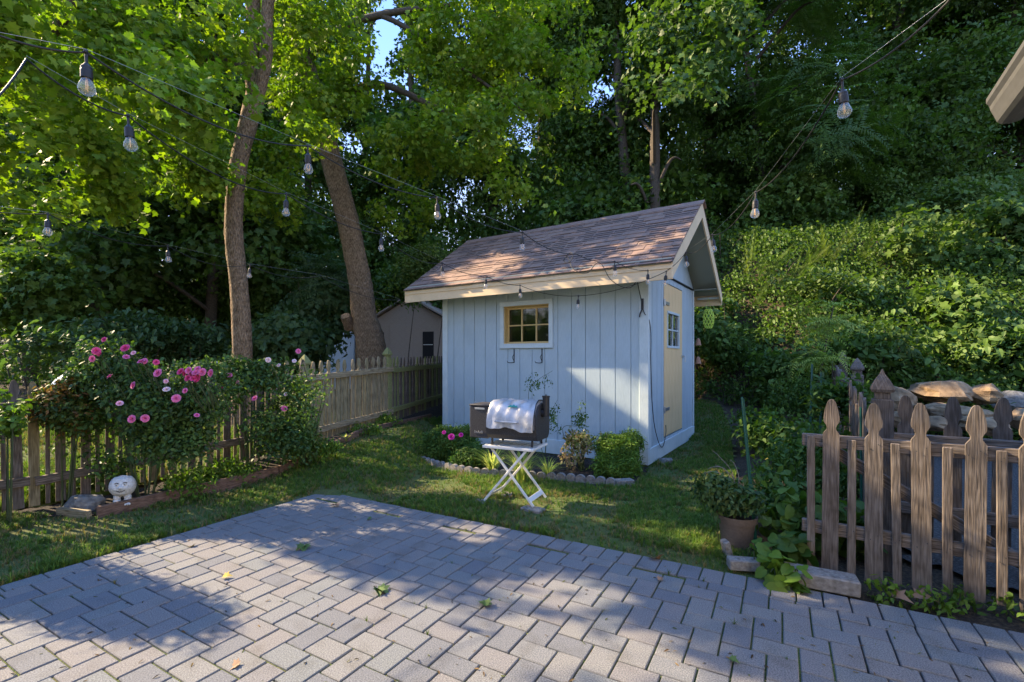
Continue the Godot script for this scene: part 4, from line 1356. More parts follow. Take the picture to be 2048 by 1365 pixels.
func build_boards_and_blocks() -> void:
	var runs := [[Vector2(-3.40, -3.88), Vector2(-2.46, -5.0), "nearest red brown edging board along the rose bed"], [Vector2(-2.46, -5.0), Vector2(-1.98, -6.3), "middle red brown edging board along the flower bed"], [Vector2(-1.98, -6.3), Vector2(-1.42, -8.3), "far red brown edging board running towards the shed"]]
	for r in runs:
		var a := on(r[0].x, r[0].y)
		var b := on(r[1].x, r[1].y)
		var mb := MB.new()
		var d := b - a
		mb.cham(Vector3.ZERO, Vector3(d.length() - 0.006, 0.14, 0.042), 0.005)
		single("edging_board", mb.mesh(M.edging), r[2], "edging board", (a + b) * 0.5 + Vector3.UP * 0.02, Basis(Vector3.UP, atan2(-d.z, d.x)) * Basis(Vector3.BACK, atan2(d.y, Vector2(d.x, d.z).length())), "edging boards of the flower bed")
	var eb := MB.new()
	eb.cham(Vector3.ZERO, Vector3(0.34, 0.11, 0.045), 0.005)
	single("edging_end_board", eb.mesh(M.tanrail), "short tan end board of the rose bed beside the grey rock", "edging board", on(-3.60, -3.90) + Vector3.UP * 0.01, Basis(Vector3.UP, -0.25))
	rock("bed_rock", "grey flat rock left of the white face planter", on(-3.66, -4.06) + Vector3.UP * 0.055, Vector3(0.17, 0.105, 0.12), M.stone, 8)
	# scalloped concrete edging in front of the shed bed
	var line: Array[Vector3] = []
	for p in [[842, 925], [870, 935], [910, 944], [950, 951], [990, 954], [1040, 957], [1080, 960], [1120, 962], [1160, 966], [1200, 970], [1232, 974]]:
		line.append(on_ground(p[0], p[1]))
	var cv := Curve3D.new()
	cv.up_vector_enabled = false
	for p in line: cv.add_point(p)
	var L := cv.get_baked_length()
	var n := int(L / 0.105)
	var stone := MB.new()
	var arc := PackedVector2Array([Vector2(-0.049, -0.04), Vector2(0.049, -0.04), Vector2(0.049, 0.045)])
	for k in 9: arc.append(Vector2(0.049 * cos(PI * k / 8.0), 0.045 + 0.04 * sin(PI * k / 8.0)))
	arc.append(Vector2(-0.049, 0.045))
	stone.prism(arc, -0.025, 0.025)
	var sm := stone.mesh(M.block)
	for i in n:
		var p := cv.sample_baked((i + 0.5) * L / n)
		var q := cv.sample_baked((i + 0.7) * L / n) - p
		var lab := "scalloped grey edging stone in the curved row before the shed bed"
		single("edging_stone", sm, lab, "edging stone", p, Basis(Vector3.UP, atan2(-q.z, q.x)) * Basis(Vector3.RIGHT, 0.06 * sin(i * 2.1)), "scalloped stones edging the shed bed")
	var cb := MB.new()
	cb.cham(Vector3.ZERO, Vector3(0.19, 0.07, 0.10), 0.006)
	single("corner_block", cb.mesh(M.block), "rough grey block ending the scalloped stone row by the shed corner", "block", on_ground(1248, 972) + Vector3.UP * 0.03, Basis(Vector3.UP, 0.2))
	rock("upright_stone", "upright tan stone at the left end of the shed bed", on_ground(834, 915) + Vector3.UP * 0.05, Vector3(0.06, 0.12, 0.05), M.boulder, 5)
	# by the gate
	var b1 := MB.new()
	b1.cham(Vector3.ZERO, Vector3(0.175, 0.062, 0.085), 0.006)
	single("loose_brick", b1.mesh(M.block), "single pale brick on the patio edge below the potted plant", "brick", on_ground(1487, 1143) + Vector3.UP * 0.045, Basis(Vector3.UP, -0.16))
	var b2 := MB.new()
	b2.cham(Vector3.ZERO, Vector3(0.04, 0.12, 0.07), 0.006)
	single("tilted_brick", b2.mesh(M.block), "small brick standing on end behind the pale brick", "brick", on_ground(1454, 1118) + Vector3.UP * 0.06, Basis(Vector3.BACK, 0.25))
	var b3 := MB.new()
	b3.cham(Vector3.ZERO, Vector3(0.36, 0.085, 0.13), 0.008)
	single("concrete_block", b3.mesh(M.block), "long grey concrete block under the end of the picket gate", "block", on_ground(1640, 1178) + Vector3(0, 0.055, 0), Basis(Vector3.UP, -0.42) * Basis(Vector3.BACK, -0.03))
	# boulders of the bank
	var bo := [[1790, 800, 7.0, 0.42, 0.27, "rounded tan boulder nearest the gate post finial"], [1885, 782, 7.1, 0.62, 0.22, "broad tan boulder with a dark flat top behind the gate"], [1970, 788, 6.8, 0.28, 0.18, "hollow topped small boulder beside the broad one"], [1880, 822, 6.6, 0.36, 0.15, "low tan boulder under the broad dark topped one"], [1930, 832, 6.3, 0.40, 0.19, "grey brown boulder behind the fourth gate picket"], [2030, 805, 6.9, 0.42, 0.22, "bluish grey boulder at the right edge of the picture"], [1870, 845, 6.0, 0.30, 0.12, "orange tan flat boulder between the dark rear pickets"], [1975, 850, 5.9, 0.34, 0.14, "orange boulder low behind the rear picket panel"], [1800, 838, 6.2, 0.24, 0.14, "small pinkish boulder beside the gate post"], [2060, 840, 6.0, 0.34, 0.18, "tan boulder partly cut by the right picture edge"]]
	for i in bo.size():
		var b: Array = bo[i]
		rock("boulder", b[5], at_px(b[0], b[1], b[2]), Vector3(b[3] * 0.8, b[4] * 0.85, b[3] * 0.65), M.boulder if i != 5 else M.stone, 20 + i, "boulders at the foot of the bank", i * 1.1)

func build_fences() -> void:
	var d1 := Vector2(0.667, -0.745)
	var A := Vector3(-4.06 - d1.x * 3.0, 0.0, -4.0 - d1.y * 3.0)
	var F1 := Vector3(-2.50, 0.20, -5.74)
	var F2 := Vector3(-1.86, 0.28, -7.4)
	var F3 := Vector3(-1.35, 0.33, -10.4)
	# the near stretch follows the ground: level first, then rising
	var K := Vector3(-4.06, 0.0, -4.0)
	picket_fence("picket_fence", "weathered brown picket fence at the left edge, off the end of the roses", A, K, {spacing = 0.163, wide = 0.068, thin = 0.030, h = 1.08, thin_h = 0.86, rails = [0.27, 0.90], woods = M.weathered, rail = M.rail, side = -1.0, seed = 5, lean = 0.02, head = 0.17, posts = [[0.1, 1.22]], group = "left garden fence"})
	picket_fence("picket_fence", "weathered brown picket fence stretch standing behind the pink roses", K + Vector3(0.02, 0, -0.02), F1, {spacing = 0.163, wide = 0.068, thin = 0.030, h = 1.06, thin_h = 0.84, rails = [0.26, 0.88], woods = M.weathered + M.tanfence, rail = M.rail, side = -1.0, seed = 6, head = 0.17, group = "left garden fence"})
	picket_fence("picket_fence", "sunlit tan picket fence stretch between the two mossy posts", F1, F2, {spacing = 0.148, wide = 0.068, thin = 0.040, h = 1.02, thin_h = 0.84, rails = [0.20, 0.86], woods = M.tanfence, rail = M.tanrail, side = -1.0, seed = 7, head = 0.17, posts = [[0.06, 1.15], [1.74, 1.20]], post_mat = M.mosspost, post_w = 0.10, post_off = -0.07, group = "left garden fence"})
	picket_fence("picket_fence", "shaded grey green picket fence running behind the shed", F2, F3, {spacing = 0.14, wide = 0.068, thin = 0.045, h = 1.00, thin_h = 0.86, rails = [0.22, 0.84], woods = [M.mosspost, M.weathered[1]], rail = M.mosspost, side = -1.0, seed = 8, head = 0.17, group = "left garden fence"})
	# the gate on the right
	var g0 := Vector3(1.86, 0.0, -2.93)
	var dir := Vector2(cos(deg_to_rad(-33.0)), -sin(deg_to_rad(-33.0)))
	var g1 := Vector3(g0.x + dir.x * 1.35, 0.0, g0.z + dir.y * 1.35)
	picket_fence("picket_gate", "weathered picket gate of alternating wide and narrow boards beside the patio", g0, g1, {gate = true, spacing = 0.212, start = 0.083, wide = 0.084, thin = 0.042, h = 1.03, thin_h = 0.80, rails = [0.27, 0.80], woods = M.weathered, rail = M.rail, side = 1.0, seed = 9, gap = 0.02, extend = 0.06, head = 0.21, brace = [Vector2(0.10, 0.74), Vector2(1.05, 0.16)]})
	# first narrow board left of the first wide one
	var nb := MB.new()
	nb.cham(Vector3(0, 0.41, 0), Vector3(0.042, 0.80, 0.018), 0.003)
	put("picket", nb.mesh(M.weathered[0]), get_node("picket_gate"), Vector3(-0.012, 0.02, 0.032))
	var nail := MB.new()
	nail.tube(PackedVector3Array([Vector3.ZERO, Vector3(0, 0, 0.0025)]), PackedFloat32Array([0.0034, 0.0030]), 7)
	var nm := nail.mesh(M.grill)
	var nrng := RandomNumberGenerator.new()
	nrng.seed = 41
	for i in 13:
		for y in [0.27, 0.80]:
			if i % 2 == 1 and y > 0.7: y = 0.775
			for q in [-1.0, 1.0]:
				put("nail", nm, get_node("picket_gate"), Vector3(0.083 + i * 0.106 + q * (0.020 if i % 2 == 0 else 0.008) + nrng.randf_range(-0.004, 0.004), y + q * 0.012 + nrng.randf_range(-0.008, 0.008), 0.0415))
	var h0 := at_px(1772, 1010, 3.25)
	h0.y = 0.0
	var h1 := Vector3(h0.x + dir.x * 1.5, 0.0, h0.z + dir.y * 1.5)
	picket_fence("rear_gate", "dark shaded picket panel standing just behind the gate", h0, h1, {gate = true, spacing = 0.225, start = 0.119, wide = 0.088, thin = 0.040, h = 1.03, thin_h = 0.78, rails = [0.30, 0.76], woods = [M.weathered[3], M.weathered[1]], rail = M.rail, side = -1.0, seed = 10, gap = 0.02, head = 0.21})
	var pst := MB.new()
	var gp := at_px(1765, 900, 3.02)
	gp.y = 0.0
	single("gate_post", post_mesh(0.108, 1.235, M.weathered[1], 0.19), "thick weathered post with pointed cap behind the gate", "post", gp, Basis(Vector3.UP, deg_to_rad(-33.0)))
	var r0 := at_px(1742, 900, 3.35)
	r0.y = 0.0
	var r1 := at_px(1672, 800, 6.6)
	r1.y = gy(r1.x, r1.z) + 0.12
	picket_fence("picket_fence", "grey picket fence climbing away from the gate post towards the bank", r0, r1, {spacing = 0.20, wide = 0.085, thin = 0.05, h = 0.98, thin_h = 0.86, rails = [0.25, 0.74], woods = M.weathered, rail = M.rail, side = -1.0, seed = 11, head = 0.19, posts = [[1.7, 1.20], [3.6, 1.16]], post_w = 0.10, group = "right garden fence"})

func build_pot_and_stakes() -> void:
	var at := on_ground(1474, 1096)
	var t := thing("plant_pot", "brown plastic flower pot standing at the patio edge", "pot", at)
	var mb := MB.new()
	mb.lathe(Vector3.ZERO, [Vector2(0, 0), Vector2(0.088, 0), Vector2(0.092, 0.006), Vector2(0.118, 0.185), Vector2(0.128, 0.188), Vector2(0.132, 0.228), Vector2(0.129, 0.232), Vector2(0.122, 0.230), Vector2(0.116, 0.20), Vector2(0, 0.20)], 32)
	put("pot_body", mb.mesh(M.pot), t)
	var soil := MB.new()
	soil.lathe(Vector3(0, 0.203, 0), [Vector2(0.115, 0.0), Vector2(0.06, 0.010), Vector2(0, 0.014)], 20)
	put("soil", soil.mesh(M.mulch), t)
	var st := [[1484, 795, 1512, 1100, 3.20, "tall green plant stake standing in front of the pot"], [1722, 815, 1724, 1015, 3.40, "green stake seen between the first and second gate pickets"], [1624, 728, 1620, 860, 5.6, "thin green stake left of the far fence post"], [1642, 745, 1640, 870, 5.2, "second thin green stake beside the far fence post"]]
	for s in st:
		var a := at_px(s[2], s[3], s[4])
		var b := at_px(s[0], s[1], s[4] + 0.03)
		var mb2 := MB.new()
		mb2.cham(Vector3(0, (b - a).length() * 0.5, 0), Vector3(0.012, (b - a).length(), 0.012), 0.002)
		mb2.cham(Vector3(0.008, (b - a).length() * 0.5, 0), Vector3(0.005, (b - a).length() - 0.02, 0.022), 0.001)
		var up := (b - a).normalized()
		var side := up.cross(Vector3.BACK).normalized()
		single("garden_stake", mb2.mesh(M.greenmetal), s[5], "stake", a, Basis(side, up, side.cross(up)), "green garden stakes")

func build_house() -> void:
	# the corner of the house whose gutter shows at the upper right
	var yaw := deg_to_rad(33.0)
	var fwd := Vector3(sin(yaw), 0, -cos(yaw))
	var rgt := Vector3(cos(yaw), 0, sin(yaw))
	var end := at_px(1992, 248, 2.05)
	var t := thing("house", "grey metal gutter and eave of the house at the upper right edge", "house", Vector3(end.x, 0, end.z))
	var b := Basis(rgt, Vector3.UP, -fwd)
	var y := end.y
	var prof := PackedVector2Array()
	for p in [[-0.030, 0.115], [-0.030, 0.095], [-0.018, 0.080], [-0.016, 0.060], [-0.004, 0.030], [0.004, 0.006], [0.018, -0.006], [0.045, -0.010], [0.078, -0.004], [0.092, 0.012], [0.095, 0.115], [0.088, 0.115], [0.086, 0.016], [0.072, 0.006], [0.045, 0.0], [0.022, 0.003], [0.012, 0.012], [0.003, 0.034], [-0.008, 0.062], [-0.010, 0.084], [-0.022, 0.100], [-0.022, 0.115]]:
		prof.append(Vector2(p[0], p[1] + y))
	var g := MB.new()
	g.prism(prof, 0.0, 5.5, b)
	put("gutter", g.mesh(M.gutter), t)
	var cap := MB.new()
	cap.prism(PackedVector2Array([Vector2(-0.028, y + 0.113), Vector2(-0.014, y + 0.06), Vector2(0.006, y + 0.006), Vector2(0.045, y - 0.008), Vector2(0.090, y + 0.012), Vector2(0.093, y + 0.113)]), -0.004, 0.0, b)
	put("gutter_end", cap.mesh(M.gutter), t)
	var f := MB.new()
	f.prism(PackedVector2Array([Vector2(0.097, y - 0.03), Vector2(0.125, y - 0.03), Vector2(0.125, y + 0.14), Vector2(0.097, y + 0.14)]), 0.0, 5.5, b)
	put("fascia", f.mesh(M.white), t)
	var so := MB.new()
	so.prism(PackedVector2Array([Vector2(0.127, y - 0.02), Vector2(0.46, y - 0.02), Vector2(0.46, y), Vector2(0.127, y)]), 0.0, 5.5, b)
	put("soffit", so.mesh(M.white), t)
	var w := MB.new()
	w.prism(PackedVector2Array([Vector2(0.46, -0.02), Vector2(5.0, -0.02), Vector2(5.0, y + 1.9), Vector2(0.46, y - 0.02)]), 0.25, 5.5, b)
	put("wall", w.mesh(M.housewall), t)
	var r := MB.new()
	r.prism(PackedVector2Array([Vector2(0.02, y + 0.12), Vector2(5.0, y + 2.15), Vector2(5.0, y + 2.2), Vector2(0.02, y + 0.17)]), -0.02, 5.5, b)
	put("roof", r.mesh(M.roofdark), t)
	# the rest of the house stands behind the camera, its pale siding in the sun
	var wing := thing("house_wing", "pale sided house standing behind the viewpoint, mirrored in the shed window", "house", Vector3(-0.5, 0, 6.2), deg_to_rad(-20.0))
	for i in 18:
		var sd := MB.new()
		sd.prism(rect_poly(-6.5, i * 0.25, 6.5, i * 0.25 + 0.246), -0.03, 0.0, Basis(Vector3.UP, PI))
		put("siding_board", sd.mesh(M.housewall), wing)
	var core := MB.new()
	core.box(Vector3(0, 2.25, 3.1), Vector3(13.0, 4.5, 6.1))
	put("body", core.mesh(M.housewall), wing)
	var rf := MB.new()
	rf.prism(PackedVector2Array([Vector2(-0.5, 4.45), Vector2(3.1, 6.6), Vector2(6.7, 4.45)]), -6.9, 6.9, Basis(Vector3(0, 0, 1), Vector3.UP, Vector3(-1, 0, 0)))
	put("roof", rf.mesh(M.roofdark), wing)
	for x in [-4.0, -1.2, 2.8]:
		var wd := MB.new()
		wd.cham(Vector3(x, 1.7, -0.04), Vector3(1.1, 1.3, 0.05), 0.01)
		var wn := put("window", wd.mesh(M.white), wing)
		var gl := MB.new()
		gl.box(Vector3(x, 1.7, -0.072), Vector3(0.95, 1.15, 0.008))
		put("pane", gl.mesh(M.dark), wn)

func build_neighbour() -> void:
	# tan clapboard shed beyond the fence
	var at := at_px(818, 712, 14.0)
	at.y = gy(at.x, at.z)
	var t := thing("neighbour_shed", "tan clapboard shed with one dark window beyond the far fence", "shed", at, -0.25)
	var hw := 1.25
	var eave := 2.05
	var peak := 2.72
	var rows := 14
	for i in rows:
		var y0 := peak * i / rows
		var y1 := peak * (i + 1) / rows
		var poly := Geometry2D.intersect_polygons(rect_poly(-hw, y0, hw, y1 + 0.01), PackedVector2Array([Vector2(-hw, 0), Vector2(hw, 0), Vector2(hw, eave), Vector2(0, peak), Vector2(-hw, eave)]))
		var mb := MB.new()
		for p in poly: mb.prism(p, 0.0, 0.014, Basis(Vector3.RIGHT, 0.0), Vector3(0, 0, 0.004 * (i % 2)))
		if poly.size(): put("clapboard", mb.mesh(M.tansiding), t)
	var body := MB.new()
	body.prism(PackedVector2Array([Vector2(-hw, 0), Vector2(hw, 0), Vector2(hw, eave), Vector2(0, peak - 0.01), Vector2(-hw, eave)]), -2.6, -0.002)
	put("body", body.mesh(M.tansiding), t)
	for s in [-1.0, 1.0]:
		var mb := MB.new()
		mb.prism(PackedVector2Array([Vector2(0, peak + 0.05), Vector2(s * (hw + 0.18), eave - 0.05), Vector2(s * (hw + 0.18), eave + 0.0), Vector2(0, peak + 0.11)]), -2.75, 0.14)
		put("roof", mb.mesh(M.tansiding), t)
	for x in [0.62, -0.98]:
		var wd := MB.new()
		wd.cham(Vector3(x, 1.35, 0.024), Vector3(0.34, 0.78, 0.02), 0.004)
		var wn := put("window", wd.mesh(M.dark), t)
		var bar := MB.new()
		bar.box(Vector3(x, 1.36, 0.038), Vector3(0.30, 0.02, 0.008))
		put("sash", bar.mesh(M.white), wn)
	var dr := MB.new()
	dr.cham(Vector3(-0.25, 0.98, 0.026), Vector3(0.72, 1.95, 0.02), 0.004)
	put("door", dr.mesh(M.tansiding), t)
	# added stand-ins for unclear pale shapes between the leaves
	var b1 := MB.new()
	b1.cham(Vector3(0, 0.9, 0), Vector3(1.1, 1.8, 0.9), 0.03)
	single("pale_stand_in", b1.mesh(M.stand_in), "pale blue white cabinet glimpsed between the maple trunks", "stand_in_block", on(-5.6, -15.2), Basis(Vector3.UP, 0.3))
	var b2 := MB.new()
	b2.ball(Vector3(0, 0.30, 0), Vector3(0.34, 0.26, 0.3), 20, 12, func(d): return 1.0 + 0.08 * sin(d.x * 9.0) * cos(d.z * 7.0))
	single("stand_in_mound", b2.mesh(M.stand_in), "pale blue tarp for an unclear shape behind the roses at the left fence", "stand_in", on(-6.25, -6.9) + Vector3(0, 0.28, 0))

# ---------- plants ----------
func shrub(called: String, label: String, category: String, u: float, v: float, d: float, r: Vector3, n: int, mesh: Mesh, tints: Array, o := {}) -> Node3D:
	var c := at_px(u, v, d)
	var base := on(c.x, c.z)
	c.y = maxf(c.y, base.y + r.y * 0.35)
	var t := thing(called, label, category, base, 0.0, o.get("group", ""))
	var rng := RandomNumberGenerator.new()
	rng.seed = int(u * 7 + v)
	for k in (o.get("stems", 4) if c.y - base.y < 1.6 else 1):
		var a := rng.randf() * TAU
		var e := c + Vector3(cos(a) * r.x * 0.6, r.y * rng.randf_range(-0.1, 0.6), sin(a) * r.z * 0.6)
		var s := base + Vector3(cos(a), 0, sin(a)) * 0.04
		branch(t, "stem", [s - Vector3.UP * 0.03, s.lerp(e, 0.5) + Vector3.UP * 0.05, e], [o.get("stem_r", 0.010), o.get("stem_r", 0.010) * 0.7, 0.003], o.get("stem_mat", M.stem), 5)
	var blobs: Array = o.get("blobs", [])
	var list := [[c, r, n]]
	for b in blobs: list.append([at_px(b[0], b[1], b[2]), b[3], b[4]])
	foliage("foliage", t, mesh, list, tints, o.get("size", Vector2(0.8, 1.2)), int(u + v * 3), o.get("dapple", 2.0), o.get("gap", -0.15), o.get("gap_scale", 1.5), o.get("shell", 0.5), o.get("droop", 0.5))
	return t

func rose_mesh(m: Material) -> ArrayMesh:
	var mb := MB.new()
	var rng := RandomNumberGenerator.new()
	rng.seed = 6
	for ring in 4:
		var n: int = [9, 8, 7, 5][ring]
		for k in n:
			var a := TAU * k / n + ring * 0.6 + rng.randf_range(-0.15, 0.15)
			var open: float = [1.05, 0.66, 0.34, 0.10][ring]
			var ln: float = [0.95, 0.98, 0.94, 0.84][ring]
			var b := Basis(Vector3.UP, a)
			var w := 0.42 * ln
			var p := func(x: float, f: float) -> Vector3:
				var out := sin(open * f) * ln * f
				var up := cos(open * f) * ln * f * 0.8 + 0.12 * ln * x * x / (w * w) * f
				return b * Vector3(x, up - 0.1, out)
			for s in 2:
				var x0: float = [-1.0, 0.0][s]
				var x1: float = x0 + 1.0
				mb.quad(p.call(x0 * w * 0.3, 0.15), p.call(x1 * w * 0.3, 0.15), p.call(x1 * w, 0.65), p.call(x0 * w, 0.65))
				mb.quad(p.call(x0 * w, 0.65), p.call(x1 * w, 0.65), p.call(x1 * w * 0.6, 1.0), p.call(x0 * w * 0.6, 1.0))
	return mb.mesh(m)

func build_roses() -> void:
	var leafy := spray(OVATE, 13, 0.042, 0.085, 31, 0.7, M.leaf)
	var dark := [Color(0.06, 0.12, 0.03), Color(0.085, 0.16, 0.036), Color(0.05, 0.10, 0.035), Color(0.12, 0.20, 0.045)]
	var fresh := [Color(0.08, 0.15, 0.035), Color(0.13, 0.21, 0.05), Color(0.19, 0.26, 0.07), Color(0.09, 0.16, 0.04)]
	var rust := [Color(0.05, 0.09, 0.025), Color(0.10, 0.14, 0.03), Color(0.22, 0.12, 0.04)]
	var opt := {dapple = 2.0, gap = 0.0, gap_scale = 1.5, stems = 8, stem_r = 0.009, size = Vector2(0.8, 1.3), group = "rose bushes along the left fence"}
	var o1 := opt.duplicate()
	o1.blobs = [[215, 740, 4.25, Vector3(0.36, 0.28, 0.28), 560], [400, 790, 4.35, Vector3(0.36, 0.32, 0.28), 620], [180, 850, 4.15, Vector3(0.32, 0.30, 0.25), 420], [330, 880, 4.25, Vector3(0.45, 0.20, 0.22), 420], [250, 930, 4.2, Vector3(0.35, 0.18, 0.18), 130]]
	var r1 := shrub("rose_bush", "large rose bush with many deep pink blooms over the fence", "rose bush", 290, 800, 4.25, Vector3(0.52, 0.36, 0.32), 1300, leafy, dark, o1)
	var o2 := opt.duplicate()
	o2.blobs = [[545, 790, 5.0, Vector3(0.30, 0.36, 0.28), 520], [470, 760, 4.8, Vector3(0.26, 0.22, 0.25), 300], [560, 880, 4.95, Vector3(0.30, 0.22, 0.2), 150]]
	var r2 := shrub("rose_bush", "middle rose bush with pale and pink blooms before the pale trunk", "rose bush", 500, 800, 4.85, Vector3(0.36, 0.34, 0.28), 620, leafy, dark, o2)
	var o3 := opt.duplicate()
	o3.blobs = [[650, 810, 5.3, Vector3(0.22, 0.26, 0.22), 330], [600, 880, 5.2, Vector3(0.30, 0.20, 0.2), 160]]
	var r3 := shrub("rose_bush", "right rose bush with a few white blooms beside the tan fence", "rose bush", 612, 800, 5.25, Vector3(0.34, 0.36, 0.28), 640, leafy, fresh, o3)
	var o4 := opt.duplicate()
	o4.stems = 4
	shrub("bronze_shrub", "small shrub with bronze tipped leaves left of the roses", "shrub", 125, 815, 4.05, Vector3(0.22, 0.22, 0.18), 330, leafy, rust, o4)
	var colours := {d = plain(0.74, 0.075, 0.27, 0.6), p = plain(0.80, 0.20, 0.43, 0.6), l = plain(0.82, 0.52, 0.62, 0.6), w = plain(0.82, 0.74, 0.74, 0.6)}
	var meshes := {}
	for k in colours:
		colours[k].backlight_enabled = true
		colours[k].backlight = Color(0.7, 0.4, 0.5)
		meshes[k] = rose_mesh(colours[k])
	var blooms := [[242, 165, "d"], [175, 258, "d"], [205, 275, "d"], [145, 320, "p"], [415, 238, "d"], [418, 310, "p"], [480, 275, "l"], [545, 350, "p"], [572, 342, "p"], [663, 350, "d"], [290, 470, "p"], [487, 540, "p"], [685, 440, "p"], [745, 505, "l"], [750, 577, "w"], [905, 583, "p"], [830, 648, "p"], [1205, 573, "d"], [1290, 727, "p"], [995, 787, "p"], [573, 808, "p"], [365, 690, "l"], [470, 815, "p"], [1122, 437, "p"], [1160, 360, "w"], [1045, 430, "p"], [1265, 460, "p"], [1340, 515, "l"], [870, 430, "d"], [905, 440, "d"], [935, 418, "p"], [1005, 405, "p"], [960, 445, "p"], [990, 438, "p"], [930, 480, "d"], [1005, 480, "d"], [968, 488, "d"], [1580, 330, "w"], [1668, 375, "w"], [1795, 340, "w"], [1828, 260, "p"], [1658, 573, "w"], [1728, 612, "w"], [1475, 650, "p"], [1710, 730, "p"]]
	var rng := RandomNumberGenerator.new()
	rng.seed = 15
	for b in blooms:
		var u: float = 150.0 + b[0] / 4.096
		var v: float = 640.0 + b[1] / 4.096
		var home: Node3D = r1 if u < 425 else (r2 if u < 545 else r3)
		var d: float = (3.86 if u < 425 else (4.45 if u < 545 else 4.88)) + rng.randf_range(-0.03, 0.03)
		var p := at_px(u, v, d)
		var s := rng.randf_range(0.026, 0.044) * (0.8 if b[2] == "w" or b[2] == "l" else 1.0)
		var bs := Basis(Vector3.RIGHT, rng.randf_range(0.5, 1.5)) * Basis(Vector3.BACK, rng.randf_range(-0.6, 0.6)) * Basis(Vector3.UP, rng.randf() * TAU)
		put("bloom", meshes[b[2]], home, p - home.position, bs.scaled(Vector3.ONE * s))
		if v < 760:
			branch(home, "stem", [p, p + Vector3(rng.randf_range(-0.05, 0.05), -0.14, -0.10), p + Vector3(0, -0.30, -0.22)], [0.003, 0.004, 0.005], M.stem, 5)

